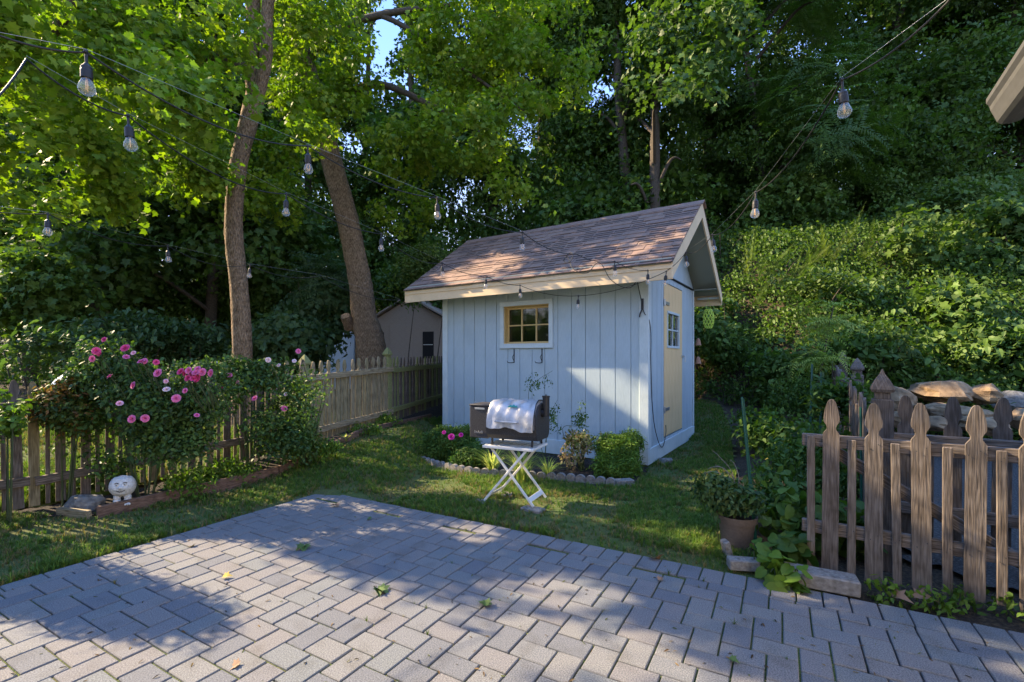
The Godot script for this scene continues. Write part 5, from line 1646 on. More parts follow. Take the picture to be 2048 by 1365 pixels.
func build_bed_plants() -> void:
	var green := [Color(0.055, 0.12, 0.02), Color(0.08, 0.155, 0.025), Color(0.11, 0.19, 0.035)]
	var bright := [Color(0.11, 0.20, 0.02), Color(0.15, 0.25, 0.03), Color(0.08, 0.15, 0.02)]
	var blue := [Color(0.05, 0.10, 0.04), Color(0.035, 0.075, 0.035), Color(0.07, 0.12, 0.05)]
	var fine := spray(LANCE, 26, 0.045, 0.06, 41, 0.9, M.needle)
	var small := spray(OVATE, 14, 0.040, 0.07, 42, 0.8, M.leaf)
	var broad := spray(HEART, 7, 0.085, 0.10, 43, 0.5, M.leaf)
	var feather := frond(9, 0.22, 0.055, 44, M.needle)
	var ob := {dapple = 2.0, gap = -0.3, gap_scale = 2.5, stems = 5, size = Vector2(0.8, 1.25), droop = 0.2}
	# in front of the shed
	var juniper := ob.duplicate()
	juniper.blobs = [[862, 893, 6.15, Vector3(0.18, 0.17, 0.18), 260], [925, 880, 5.95, Vector3(0.2, 0.15, 0.18), 260], [940, 912, 5.7, Vector3(0.25, 0.13, 0.18), 260]]
	var jb := shrub("cypress_bush", "feathery green bush with magenta flowers at the shed's left corner", "bush", 893, 888, 6.0, Vector3(0.26, 0.20, 0.2), 520, fine, green, juniper)
	var mg := plain(0.62, 0.02, 0.28, 0.6)
	var flower := rose_mesh(mg)
	for b in [[888, 866, 0.030], [903, 875, 0.048], [922, 871, 0.034]]:
		put("bloom", flower, jb, at_px(b[0], b[1], 5.62) - jb.position, Basis(Vector3.RIGHT, 1.0).scaled(Vector3.ONE * b[2]))
	var gold := ob.duplicate()
	gold.blobs = [[1215, 900, 5.45, Vector3(0.18, 0.16, 0.16), 260], [1262, 896, 5.5, Vector3(0.15, 0.18, 0.15), 260], [1235, 935, 5.25, Vector3(0.26, 0.14, 0.18), 300]]
	shrub("golden_cypress", "bright yellow green rounded bush at the shed's front corner", "bush", 1240, 908, 5.4, Vector3(0.24, 0.2, 0.2), 520, fine, bright, gold)
	var az := ob.duplicate()
	az.gap = 0.0
	az.blobs = [[1150, 900, 5.5, Vector3(0.16, 0.2, 0.14), 90], [1185, 878, 5.5, Vector3(0.14, 0.12, 0.12), 80]]
	shrub("pale_shrub", "open shrub with cream and yellow green leaves before the blue wall", "shrub", 1165, 895, 5.5, Vector3(0.2, 0.2, 0.16), 130, small, [Color(0.30, 0.28, 0.14), Color(0.16, 0.20, 0.05), Color(0.36, 0.26, 0.18)], az)
	# a tall thin weed against the wall
	var weed := thing("wall_weed", "thin arching weed with sparse leaves rising behind the grill", "plant", on_ground(1090, 925))
	var foot := weed.position
	for w in [[1058, 782, 1105, 742, 6.0], [1095, 840, 1115, 800, 5.9], [1100, 850, 1112, 845, 5.8], [1160, 850, 1160, 815, 5.6]]:
		var a := foot if w[0] < 1150 else on_ground(1160, 940)
		branch(weed, "stem", [a, at_px((w[0] + 1090) * 0.5, 860, w[4]), at_px(w[0], w[1], w[4]), at_px(w[2], w[3], w[4])], [0.004, 0.0035, 0.003, 0.0015], M.stem, 5)
	foliage("foliage", weed, small, [[at_px(1075, 770, 6.0), Vector3(0.17, 0.14, 0.05), 12], [at_px(1108, 838, 5.85), Vector3(0.07, 0.20, 0.05), 13], [at_px(1160, 835, 5.6), Vector3(0.06, 0.16, 0.05), 16]], green, Vector2(0.6, 1.0), 3, 2.0, -2.0)
	# strap-leaved clumps
	var straps := [[1045, 945, 5.0, 0.42, 0.38, 110, 0.013, "long arching grass clump behind the folding table", green], [985, 940, 5.35, 0.34, 0.32, 110, 0.014, "strap leaved green clump left of the folding table", green], [1095, 948, 5.15, 0.26, 0.26, 70, 0.011, "low grassy clump right of the folding table", green], [690, 885, 0, 0.14, 0.16, 60, 0.006, "pale tufted grass plant in the middle of the mulch bed", bright], [790, 845, 0, 0.20, 0.08, 16, 0.014, "upright iris leaves at the far end of the mulch bed", bright], [810, 832, 0, 0.24, 0.24, 70, 0.012, "dark strap leaved clump under the mossy fence post", blue], [845, 822, 0, 0.24, 0.24, 70, 0.012, "dark strap leaved clump midway along the shaded fence", blue], [872, 818, 0, 0.22, 0.24, 60, 0.012, "dark strap leaved clump beside the shed's left wall", blue]]
	for i in straps.size():
		var s: Array = straps[i]
		var p := at_px(s[0], s[1], s[2]) if s[2] > 0 else on_ground(s[0], s[1], 0.25)
		p.y = gy(p.x, p.z) + 0.005
		var cl := thing("strap_clump", s[7], "plant", p, 0.0, "strap leaved clumps")
		var tints: Array = s[8]
		var m: StandardMaterial3D = M.blade.duplicate()
		m.vertex_color_use_as_albedo = false
		m.albedo_color = (tints[1] as Color).linear_to_srgb()
		put("leaf_clump", strap_mesh(s[5], s[3], s[4], s[6], 60 + i, m), cl)
	# low plants under the roses
	var lows := [[420, 955, "low leafy green plant under the middle rose bush"], [370, 975, "low leafy plant between the face planter and the roses"], [470, 950, "low leafy plant at the foot of the fence beside the soil"], [100, 975, "low weeds at the foot of the left fence"], [200, 960, "broad leaved plant growing behind the grey rock"], [640, 900, "small leafy plant beside the right rose bush"], [735, 868, "small yellow green plant near the tan fence"], [770, 850, "pale flowering plant leaning on the tan fence"]]
	for i in lows.size():
		var s: Array = lows[i]
		var g := on_ground(s[0], s[1] + 15, 0.05 if s[1] > 930 else 0.2)
		var o := ob.duplicate()
		o.stems = 3
		o.group = "low plants in the flower bed"
		o.stem_r = 0.004
		shrub("bed_plant", s[2], "plant", s[0], s[1] - 5, -g.z, Vector3(0.20, 0.11, 0.15), 75, small if i != 4 else broad, bright if i != 4 else green, o)
	# pot, vegetable patch and vines on the right
	var pot := ob.duplicate()
	pot.stems = 6
	pot.stem_r = 0.004
	pot.blobs = [[1420, 978, 3.25, Vector3(0.12, 0.08, 0.1), 60], [1490, 998, 3.2, Vector3(0.08, 0.04, 0.08), 40]]
	shrub("potted_plant", "leafy plant with dry twigs growing in the brown pot", "plant", 1452, 988, 3.25, Vector3(0.15, 0.09, 0.12), 110, small, [Color(0.06, 0.12, 0.03), Color(0.10, 0.16, 0.05), Color(0.04, 0.09, 0.03)], pot)
	var tw := thing("dry_twigs", "bare grey twigs arching above the potted plant", "twigs", at_px(1470, 1010, 3.24))
	for w in [[[1472, 1012], [1466, 950], [1440, 915], [1425, 902]], [[1472, 1012], [1455, 945], [1425, 935], [1405, 950]], [[1472, 1012], [1478, 960], [1470, 930], [1460, 920]], [[1474, 1012], [1468, 960], [1450, 940], [1430, 930]], [[1470, 1012], [1450, 955], [1415, 945], [1398, 975]]]:
		var ps: Array = []
		for k in w.size(): ps.append(at_px(w[k][0], w[k][1], 3.24 + 0.02 * k))
		branch(tw, "twig", ps, [0.0035, 0.003, 0.0022, 0.0012], plain(0.18, 0.16, 0.14, 0.9), 5)
	var patch := [[1560, 870, 4.6, 0.40, 0.24, "tangled bean plants beyond the stake"], [1590, 940, 3.9, 0.34, 0.24, "leafy vegetable plant left of the gate"], [1640, 900, 4.2, 0.40, 0.28, "leafy vegetable plant behind the first gate picket"], [1700, 960, 3.7, 0.34, 0.30, "dark green vine seen through the gate pickets"], [1545, 990, 3.6, 0.28, 0.18, "low leafy plant right of the potted plant"], [1600, 1040, 3.25, 0.26, 0.20, "broad leaved vine at the foot of the gate"], [1700, 1060, 3.25, 0.26, 0.20, "broad leaved vine growing behind the gate rail"], [1590, 1090, 2.98, 0.13, 0.10, "heart leaved vine spilling beside the brick"], [1505, 1100, 2.93, 0.05, 0.04, "small heart leaved plant before the brown pot"], [1570, 1145, 2.72, 0.13, 0.07, "yellow green vine spilling over the patio edge"], [1680, 800, 4.6, 0.30, 0.25, "tall leafy plant beside the far fence posts"], [1600, 800, 6.2, 0.45, 0.35, "leafy clump at the far end of the vegetable patch"], [1520, 850, 6.4, 0.42, 0.25, "low leafy clump along the lawn's right side"]]
	for i in patch.size():
		var s: Array = patch[i]
		var o := ob.duplicate()
		o.stems = 4
		o.stem_r = 0.005
		o.group = "plants of the vegetable patch"
		var big: bool = i in [5, 6, 7, 8, 9]
		shrub("patch_plant", s[5], "plant", s[0], s[1], s[2], Vector3(s[3], s[4], s[3] * 0.7), int(1500.0 * s[3] * s[4]) if not big else int(1000.0 * s[3] * s[4]), broad if big else (small if i % 2 else spray(OVATE, 10, 0.07, 0.10, 71, 0.7, M.leaf)), bright if i == 9 else green, o)
	# bits of dry leaf and bark strewn over patio and lawn
	var bit := MB.new()
	outline_leaf(bit, Transform3D(Basis.IDENTITY.scaled(Vector3.ONE * 0.03), Vector3(0, 0.003, -0.015)), LANCE, 0.4, 0.5)
	var bm := bit.mesh(M.blade)
	var brng := RandomNumberGenerator.new()
	brng.seed = 33
	var btf: Array[Transform3D] = []
	var bcs: Array[Color] = []
	for i in 900:
		var d := 1.8 + 4.6 * brng.randf() * brng.randf()
		var x := (brng.randf_range(0, 2048) - 1024.0) / FOCAL * d
		var q := world_to_patio(Vector2(x, -d))
		var on_patio := q.x > 0 and q.y < 0
		if not on_patio and not Geometry2D.is_point_in_polygon(Vector2(x, -d), LAWN): continue
		if on_patio and brng.randf() < 0.55: continue
		btf.append(Transform3D((Basis(Vector3.UP, brng.randf() * TAU) * Basis(Vector3.BACK, brng.randf_range(-0.5, 0.5))).scaled(Vector3.ONE * brng.randf_range(0.3, 1.1)), Vector3(x, 0.014 if on_patio else gy(x, -d) + 0.035, -d)))
		bcs.append([Color(0.14, 0.08, 0.04), Color(0.25, 0.16, 0.07), Color(0.05, 0.035, 0.02), Color(0.10, 0.12, 0.03)][i % 4])
	var bo := copies("leaf_litter", self, bm, btf, bcs)
	bo.set_meta("kind", "stuff")
	tag(bo, "small dry leaf bits strewn over the patio and lawn", "litter")
	# weeds in the joints under the gate
	for i in 4:
		var u: float = [1775, 1860, 1915, 2010][i]
		var p := on_ground(u, [1195, 1215, 1208, 1222][i])
		var o := ob.duplicate()
		o.stems = 2
		o.stem_r = 0.002
		o.group = "weeds under the gate"
		shrub("joint_weed", ["tiny weed below the second wide gate picket", "tiny weed below the third wide gate picket", "trifoliate weed below the fourth wide gate picket", "tiny weed at the foot of the last gate picket"][i], "weed", u, [1183, 1203, 1196, 1210][i], -p.z, Vector3(0.05, 0.025, 0.04), 7, small, bright, o)
	# a sapling by the far fence
	var sap := thing("sapling", "thin young tree with feathery leaves by the far fence posts", "sapling", on(4.0, -6.3))
	branch(sap, "stem", [on(4.0, -6.3), at_px(1632, 800, 6.3), at_px(1650, 700, 6.3), at_px(1668, 610, 6.3)], [0.022, 0.018, 0.014, 0.006], M.bark2, 7)
	foliage("foliage", sap, feather, [[at_px(1660, 640, 6.3), Vector3(0.5, 0.35, 0.4), 26], [at_px(1640, 720, 6.3), Vector3(0.45, 0.10, 0.4), 22]], [Color(0.22, 0.33, 0.05), Color(0.32, 0.38, 0.07)], Vector2(1.0, 1.5), 9, 2.0, -2.0)
	# evergreen added outside the frame to cast the shadow on the patio's left corner
	var ev := thing("added_evergreen", "tall narrow evergreen added outside the left edge to shade the patio corner", "shrub", on(-4.35, -3.32))
	branch(ev, "trunk", [on(-4.35, -3.32), on(-4.35, -3.32) + Vector3.UP * 1.9], [0.04, 0.01], M.bark2, 7)
	foliage("foliage", ev, fine, [[on(-4.35, -3.32) + Vector3.UP * 0.5, Vector3(0.40, 0.5, 0.36), 520], [on(-4.33, -3.30) + Vector3.UP * 1.1, Vector3(0.34, 0.5, 0.32), 460], [on(-4.35, -3.32) + Vector3.UP * 1.65, Vector3(0.24, 0.5, 0.22), 300]], green, Vector2(1.2, 1.8), 12, 2.0, -2.0)
	# bushes along the lane to the left, mirrored in the shed window
	var lane := spray(OVATE, 22, 0.13, 0.36, 46, 0.7, M.leaf)
	var lanes := [[-9.5, -3.4, "big rounded bush beyond the fence, nearest the evergreen, outside the left edge"], [-10.5, -0.4, "big rounded bush in the middle of the lane, outside the left edge"], [-9.8, 2.6, "big rounded bush by the house, outside the left edge"], [-13.5, -1.8, "tall bush behind the others along the lane, outside the left edge"]]
	for i in lanes.size():
		var g := on(lanes[i][0], lanes[i][1])
		var hh: float = [1.5, 1.6, 1.5, 2.2][i]
		var lb := thing("lane_bush", lanes[i][2], "bush", g, 0.0, "bushes along the lane outside the frame")
		branch(lb, "stem", [g, g + Vector3.UP * hh], [0.05, 0.02], M.bark2, 7)
		foliage("foliage", lb, lane, [[g + Vector3.UP * hh, Vector3(1.8, hh, 1.8), 420]], green, Vector2(0.9, 1.4), 400 + i, 2.0, -2.0)
	# vine leaves at the left picture edge
	var vn := ob.duplicate()
	vn.stems = 3
	vn.size = Vector2(0.4, 0.6)
	shrub("fence_vine", "bright green vine leaves climbing the fence at the left edge", "vine", 12, 830, 3.7, Vector3(0.12, 0.26, 0.1), 40, broad, [Color(0.14, 0.25, 0.03), Color(0.10, 0.19, 0.03)], vn)

func build_fallen_leaves() -> void:
	var rng := RandomNumberGenerator.new()
	rng.seed = 8
	var items := [[608, 1096, 0.085, "g", "crumpled green maple leaf lying on the patio left of centre"], [755, 1184, 0.085, "g", "curled dark green maple leaf in the middle of the patio"], [972, 1218, 0.075, "g", "flat green leaf on the shaded pavers right of the middle"], [1310, 1123, 0.10, "b", "pale dry curled leaf beside the soldier course"], [446, 1158, 0.05, "y", "small yellow leaf on the sunlit pavers"], [382, 1096, 0.05, "y", "small yellow leaf near the patio's left edge"], [676, 1015, 0.07, "b", "brown leaf near the patio's far corner"], [478, 1333, 0.05, "b", "brown twig shaped leaf near the bottom edge"], [742, 1040, 0.05, "g", "small dark leaf on the far pavers"], [1460, 1322, 0.04, "g", "tiny green sprig growing between the nearest pavers"], [1318, 1164, 0.04, "b", "tiny brown leaf below the pale curled leaf"], [1555, 915, 0.11, "y", "yellow leaf lying on the vegetable plants"], [1785, 1200, 0.09, "b", "dry brown leaf under the second gate picket"], [1830, 1203, 0.10, "b", "dry tan leaf under the third gate picket"]]
	var cols := {g = Color(0.06, 0.11, 0.02), b = Color(0.24, 0.14, 0.08), y = Color(0.50, 0.36, 0.05)}
	for it in items:
		var mb := MB.new()
		var b := Basis(Vector3.UP, rng.randf() * TAU) * Basis(Vector3.BACK, rng.randf_range(-0.4, 0.4))
		for s in ([1.0, 0.8] if it[3] == "g" and it[2] > 0.06 else [1.0]):
			outline_leaf(mb, Transform3D((b * Basis(Vector3.UP, s * 4.0)).scaled(Vector3.ONE * it[2] * s), Vector3(0, it[2] * 0.20, 0)), MAPLE, 0.42, rng.randf_range(0.35, 0.6))
		var m := plain(cols[it[3]].r, cols[it[3]].g, cols[it[3]].b, 0.7)
		var p := on_ground(it[0], it[1], 0.012) if it[0] != 1555 else at_px(1555, 915, 4.3)
		single("fallen_leaf", mb.mesh(m), it[4], "leaf", p, Basis.IDENTITY, "leaves fallen on the patio")

# ---------- trees ----------
func build_maples() -> void:
	var leaf := spray(MAPLE, 14, 0.088, 0.19, 51, 0.65, M.maple)
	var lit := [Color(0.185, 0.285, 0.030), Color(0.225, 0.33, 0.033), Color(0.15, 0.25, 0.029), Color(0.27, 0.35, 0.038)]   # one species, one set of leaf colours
	# the pale trunked maple behind the roses
	var a := on(-3.98, -7.0)
	var t := thing("maple_tree", "pale trunked maple behind the roses with sunlit yellow green leaves", "tree", a)
	branch(t, "trunk", [a - Vector3.UP * 0.1, at_px(484, 720, 7.0), at_px(480, 600, 7.0), at_px(468, 480, 7.0), at_px(470, 380, 7.0), at_px(485, 290, 7.0), at_px(512, 190, 7.0)], [0.17, 0.135, 0.125, 0.122, 0.12, 0.118, 0.13], M.bark, 14)
	branch(t, "limb", [at_px(510, 195, 7.0), at_px(503, 110, 7.0), at_px(506, -20, 7.0), at_px(500, -240, 7.0)], [0.12, 0.105, 0.095, 0.05], M.bark, 10)
	branch(t, "limb", [at_px(514, 195, 7.0), at_px(532, 110, 6.95), at_px(540, -20, 6.9), at_px(600, -240, 6.8)], [0.10, 0.085, 0.08, 0.04], M.bark, 10)
	branch(t, "limb", [at_px(500, 140, 7.0), at_px(420, 110, 6.6), at_px(340, 68, 6.3), at_px(250, 25, 6.0), at_px(200, -40, 5.8)], [0.10, 0.075, 0.065, 0.05, 0.03], M.bark2, 9)
	branch(t, "limb", [at_px(345, 70, 6.3), at_px(280, 72, 6.1), at_px(235, 110, 5.9), at_px(190, 155, 5.7)], [0.045, 0.035, 0.03, 0.015], M.bark2, 7)
	branch(t, "limb", [at_px(420, 110, 6.6), at_px(370, 150, 6.4), at_px(330, 180, 6.2), at_px(270, 205, 6.0)], [0.04, 0.03, 0.025, 0.012], M.bark2, 7)
	branch(t, "limb", [at_px(160, -20, 5.2), at_px(110, 60, 5.3), at_px(55, 110, 5.4), at_px(-20, 190, 5.5)], [0.06, 0.05, 0.04, 0.02], M.bark2, 8)
	branch(t, "limb", [at_px(500, -100, 7.0), at_px(320, -120, 6.0), at_px(160, -20, 5.2)], [0.08, 0.07, 0.06], M.bark2, 8)
	var blobs := [
		[at_px(150, 140, 5.6), Vector3(1.5, 1.0, 1.0), 1050], [at_px(60, 330, 5.4), Vector3(0.9, 0.75, 0.8), 640], [at_px(210, 330, 5.6), Vector3(1.0, 0.55, 0.8), 620],
		[at_px(120, 420, 5.3), Vector3(0.75, 0.35, 0.6), 330], [at_px(330, 215, 6.2), Vector3(0.8, 0.65, 0.8), 420], [at_px(400, 350, 6.6), Vector3(0.5, 0.22, 0.5), 130],
		[at_px(300, 30, 6.0), Vector3(1.3, 0.8, 1.0), 760], [Vector3(-6.4, 5.6, -4.5), Vector3(1.3, 0.8, 0.9), 420], [Vector3(-7.8, 6.6, -4.7), Vector3(1.5, 0.9, 1.0), 420], [Vector3(-5.2, 6.3, -4.2), Vector3(1.3, 0.7, 0.9), 380], [at_px(330, 170, 4.6), Vector3(0.8, 0.45, 0.5), 260], [at_px(110, 40, 4.5), Vector3(1.0, 0.5, 0.5), 320], [at_px(420, 330, 8.6), Vector3(1.5, 0.9, 1.0), 700], [at_px(540, 245, 6.5), Vector3(0.5, 0.16, 0.4), 70], [at_px(-170, 200, 5.6), Vector3(1.0, 1.0, 1.0), 380],  # masses given in metres are out of view, added to shade the patio
		[at_px(260, -200, 6.4), Vector3(2.2, 1.1, 1.5), 620], [at_px(620, 60, 7.4), Vector3(0.9, 0.8, 0.8), 330], [at_px(560, 250, 6.8), Vector3(0.9, 0.22, 0.6), 150],
	]
	foliage("crown", t, leaf, blobs, lit, Vector2(0.6, 1.25), 21, 0.26, 0.0, 1.15, 0.45, 0.45)
	foliage("shade_crown", t, leaf, [[Vector3(-8.0, 6.7, -9.6), Vector3(1.7, 1.1, 1.2), 620], [Vector3(-6.2, 5.5, -9.0), Vector3(1.3, 0.9, 1.0), 480], [Vector3(-9.8, 8.0, -10.2), Vector3(1.8, 1.3, 1.3), 560]], lit, Vector2(0.9, 1.5), 27, 0.45, -2.0, 1.0, 0.45, 0.45)  # dense leaf masses added to shade the shed wall
	# the leaning dark maple near the shed
	var c := on(-2.78, -9.5)
	var k := thing("maple_tree", "leaning dark trunked maple between the fence and the shed", "tree", c)
	branch(k, "trunk", [c - Vector3.UP * 0.15, at_px(742, 700, 9.5), at_px(728, 630, 9.5), at_px(716, 540, 9.4), at_px(692, 430, 9.3), at_px(660, 310, 9.2), at_px(640, 240, 9.1), at_px(612, 130, 9.0), at_px(585, 20, 8.9), at_px(560, -150, 8.8)], [0.40, 0.29, 0.245, 0.215, 0.205, 0.195, 0.185, 0.16, 0.14, 0.08], M.bark, 16)
	branch(k, "limb", [at_px(700, 655, 9.5), at_px(690, 632, 9.3)], [0.12, 0.09], M.bark, 9)
	branch(k, "limb", [at_px(640, 250, 9.1), at_px(590, 210, 8.9), at_px(540, 180, 8.7), at_px(480, 140, 8.4)], [0.09, 0.075, 0.06, 0.03], M.bark2, 8)
	branch(k, "limb", [at_px(610, 120, 9.0), at_px(680, 60, 8.8), at_px(760, 30, 8.6), at_px(900, 10, 8.2)], [0.10, 0.08, 0.06, 0.03], M.bark2, 8)
	branch(k, "limb", [at_px(640, 240, 9.1), at_px(740, 170, 8.8), at_px(860, 210, 8.4), at_px(1000, 290, 8.1)], [0.09, 0.07, 0.05, 0.02], M.bark2, 8)
	branch(k, "limb", [at_px(760, 30, 8.6), at_px(820, 60, 8.5), at_px(930, 140, 8.3), at_px(1060, 230, 8.2)], [0.05, 0.045, 0.035, 0.012], M.bark2, 7)
	var b2 := [
		[at_px(660, 130, 8.6), Vector3(1.1, 0.9, 0.9), 520], [at_px(880, 110, 8.4), Vector3(1.1, 0.9, 0.9), 560], [at_px(960, 260, 8.1), Vector3(1.1, 0.75, 0.9), 600], [at_px(1060, 120, 8.4), Vector3(1.3, 0.9, 1.0), 620],
		[at_px(820, 300, 8.6), Vector3(0.9, 0.55, 0.8), 330], [at_px(1060, 360, 8.2), Vector3(0.8, 0.30, 0.6), 190], [at_px(640, 200, 8.0), Vector3(0.7, 0.45, 0.5), 220], [at_px(560, 300, 9.6), Vector3(0.9, 0.7, 0.6), 260], [at_px(540, 400, 8.8), Vector3(0.8, 0.5, 0.6), 200], [at_px(820, 420, 9.6), Vector3(0.8, 0.5, 0.5), 160],
		[at_px(700, -200, 9.2), Vector3(3.2, 1.6, 2.2), 1100], [at_px(1000, -60, 8.8), Vector3(2.2, 1.0, 1.5), 800], [at_px(470, -160, 9.5), Vector3(2.0, 1.5, 1.6), 600],
	]
	foliage("crown", k, leaf, b2, lit, Vector2(0.6, 1.25), 22, 0.34, -0.02, 1.1, 0.45, 0.45)

func build_forest() -> void:
	var leaf := spray(OVATE, 30, 0.15, 0.48, 52, 0.5, M.leaf)
	var leaf2 := spray(MAPLE_FEW, 20, 0.17, 0.46, 53, 0.5, M.leaf)
	var feather := frond(13, 0.75, 0.15, 54, M.leaf, 0.45)
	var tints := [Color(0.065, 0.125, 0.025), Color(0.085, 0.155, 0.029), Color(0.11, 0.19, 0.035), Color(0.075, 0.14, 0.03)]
	var trees := [
		[-90, 14.5, 13, "woodland tree outside the left edge of the leafy wood"], [60, 17.0, 14, "dark woodland tree at the far left of the wood"], [196, 12.5, 12, "slim dark trunk standing left of the pink roses"], [300, 20.0, 15, "distant woodland tree between two dark trunks on the left"],
		[416, 13.0, 12, "black straight trunk just left of the pale maple"], [540, 18.5, 15, "woodland tree on the slope right of the pale maple"], [625, 16.5, 14, "woodland tree rising above the litter slope"], [720, 21.0, 17, "distant woodland tree below the patch of blue sky"],
		[850, 19.0, 16, "woodland tree behind the neighbour's tan shed"], [965, 17.0, 15, "woodland tree behind the left end of the shed roof"], [1070, 20.5, 16, "distant woodland tree above the middle of the shed roof"], [1180, 17.5, 14, "woodland tree above the shed ridge"],
		[1262, 14.5, 12, "slim brown trunk rising behind the shed ridge"], [1308, 13.6, 12, "reddish trunk just left of the shed's roof peak"], [1420, 17.5, 13, "woodland tree right of the roof peak"], [1530, 15.5, 12, "woodland tree behind the hanging bulb on the right"],
		[1650, 18.5, 13, "woodland tree high on the right bank"], [1780, 16.5, 12, "woodland tree above the sunlit bank shrubs"], [1905, 18.0, 12, "dark woodland tree near the gutter"], [2050, 16.0, 12, "woodland tree at the right picture edge"], [2230, 14.5, 12, "woodland tree beyond the right picture edge"],
	]
	var rng := RandomNumberGenerator.new()
	rng.seed = 99
	for i in trees.size():
		var s: Array = trees[i]
		var d: float = s[1]
		var x: float = (s[0] - 1024.0) / FOCAL * d
		var g := on(x, -d)
		var t := thing("woodland_tree", s[3], "tree", g, 0.0, "trees of the wood behind the garden")
		var h: float = s[2]
		var lean := Vector3(rng.randf_range(-0.6, 0.6), 0, rng.randf_range(-0.5, 0.5))
		var r := rng.randf_range(0.13, 0.22)
		branch(t, "trunk", [g - Vector3.UP * 0.3, g + Vector3.UP * h * 0.25 + lean * 0.3, g + Vector3.UP * h * 0.55 + lean, g + Vector3.UP * h * 0.9 + lean * 1.6], [r * 1.25, r, r * 0.75, 0.04], M.bark2, 9)
		var blobs: Array = []
		var low := 1.6 if i > 10 else (3.2 if s[0] < 500 else 2.2)
		for k in 13:
			var f := k / 12.0
			var y := lerpf(low, h, f)
			var a := rng.randf() * TAU
			var out := rng.randf_range(0.5, 2.6) * (1.0 - 0.5 * f)
			var p := g + lean * f * 1.4 + Vector3(cos(a) * out, y, sin(a) * out)
			var rr := rng.randf_range(1.5, 2.4) * (1.0 - 0.25 * f)
			blobs.append([p, Vector3(rr, rr * 0.6, rr), int(250 * rr / 1.9)])
			branch(t, "limb", [g + Vector3.UP * (y - 0.9) + lean * f, p.lerp(g + Vector3.UP * y, 0.4), p], [0.06, 0.045, 0.012], M.bark2, 6)
		foliage("crown", t, [leaf, leaf2, leaf, feather][i % 4] if i > 8 else [leaf2, leaf][i % 2], blobs, tints, Vector2(0.75, 1.2), 300 + i, 0.34, -0.02, 0.55, 0.45, 0.5)

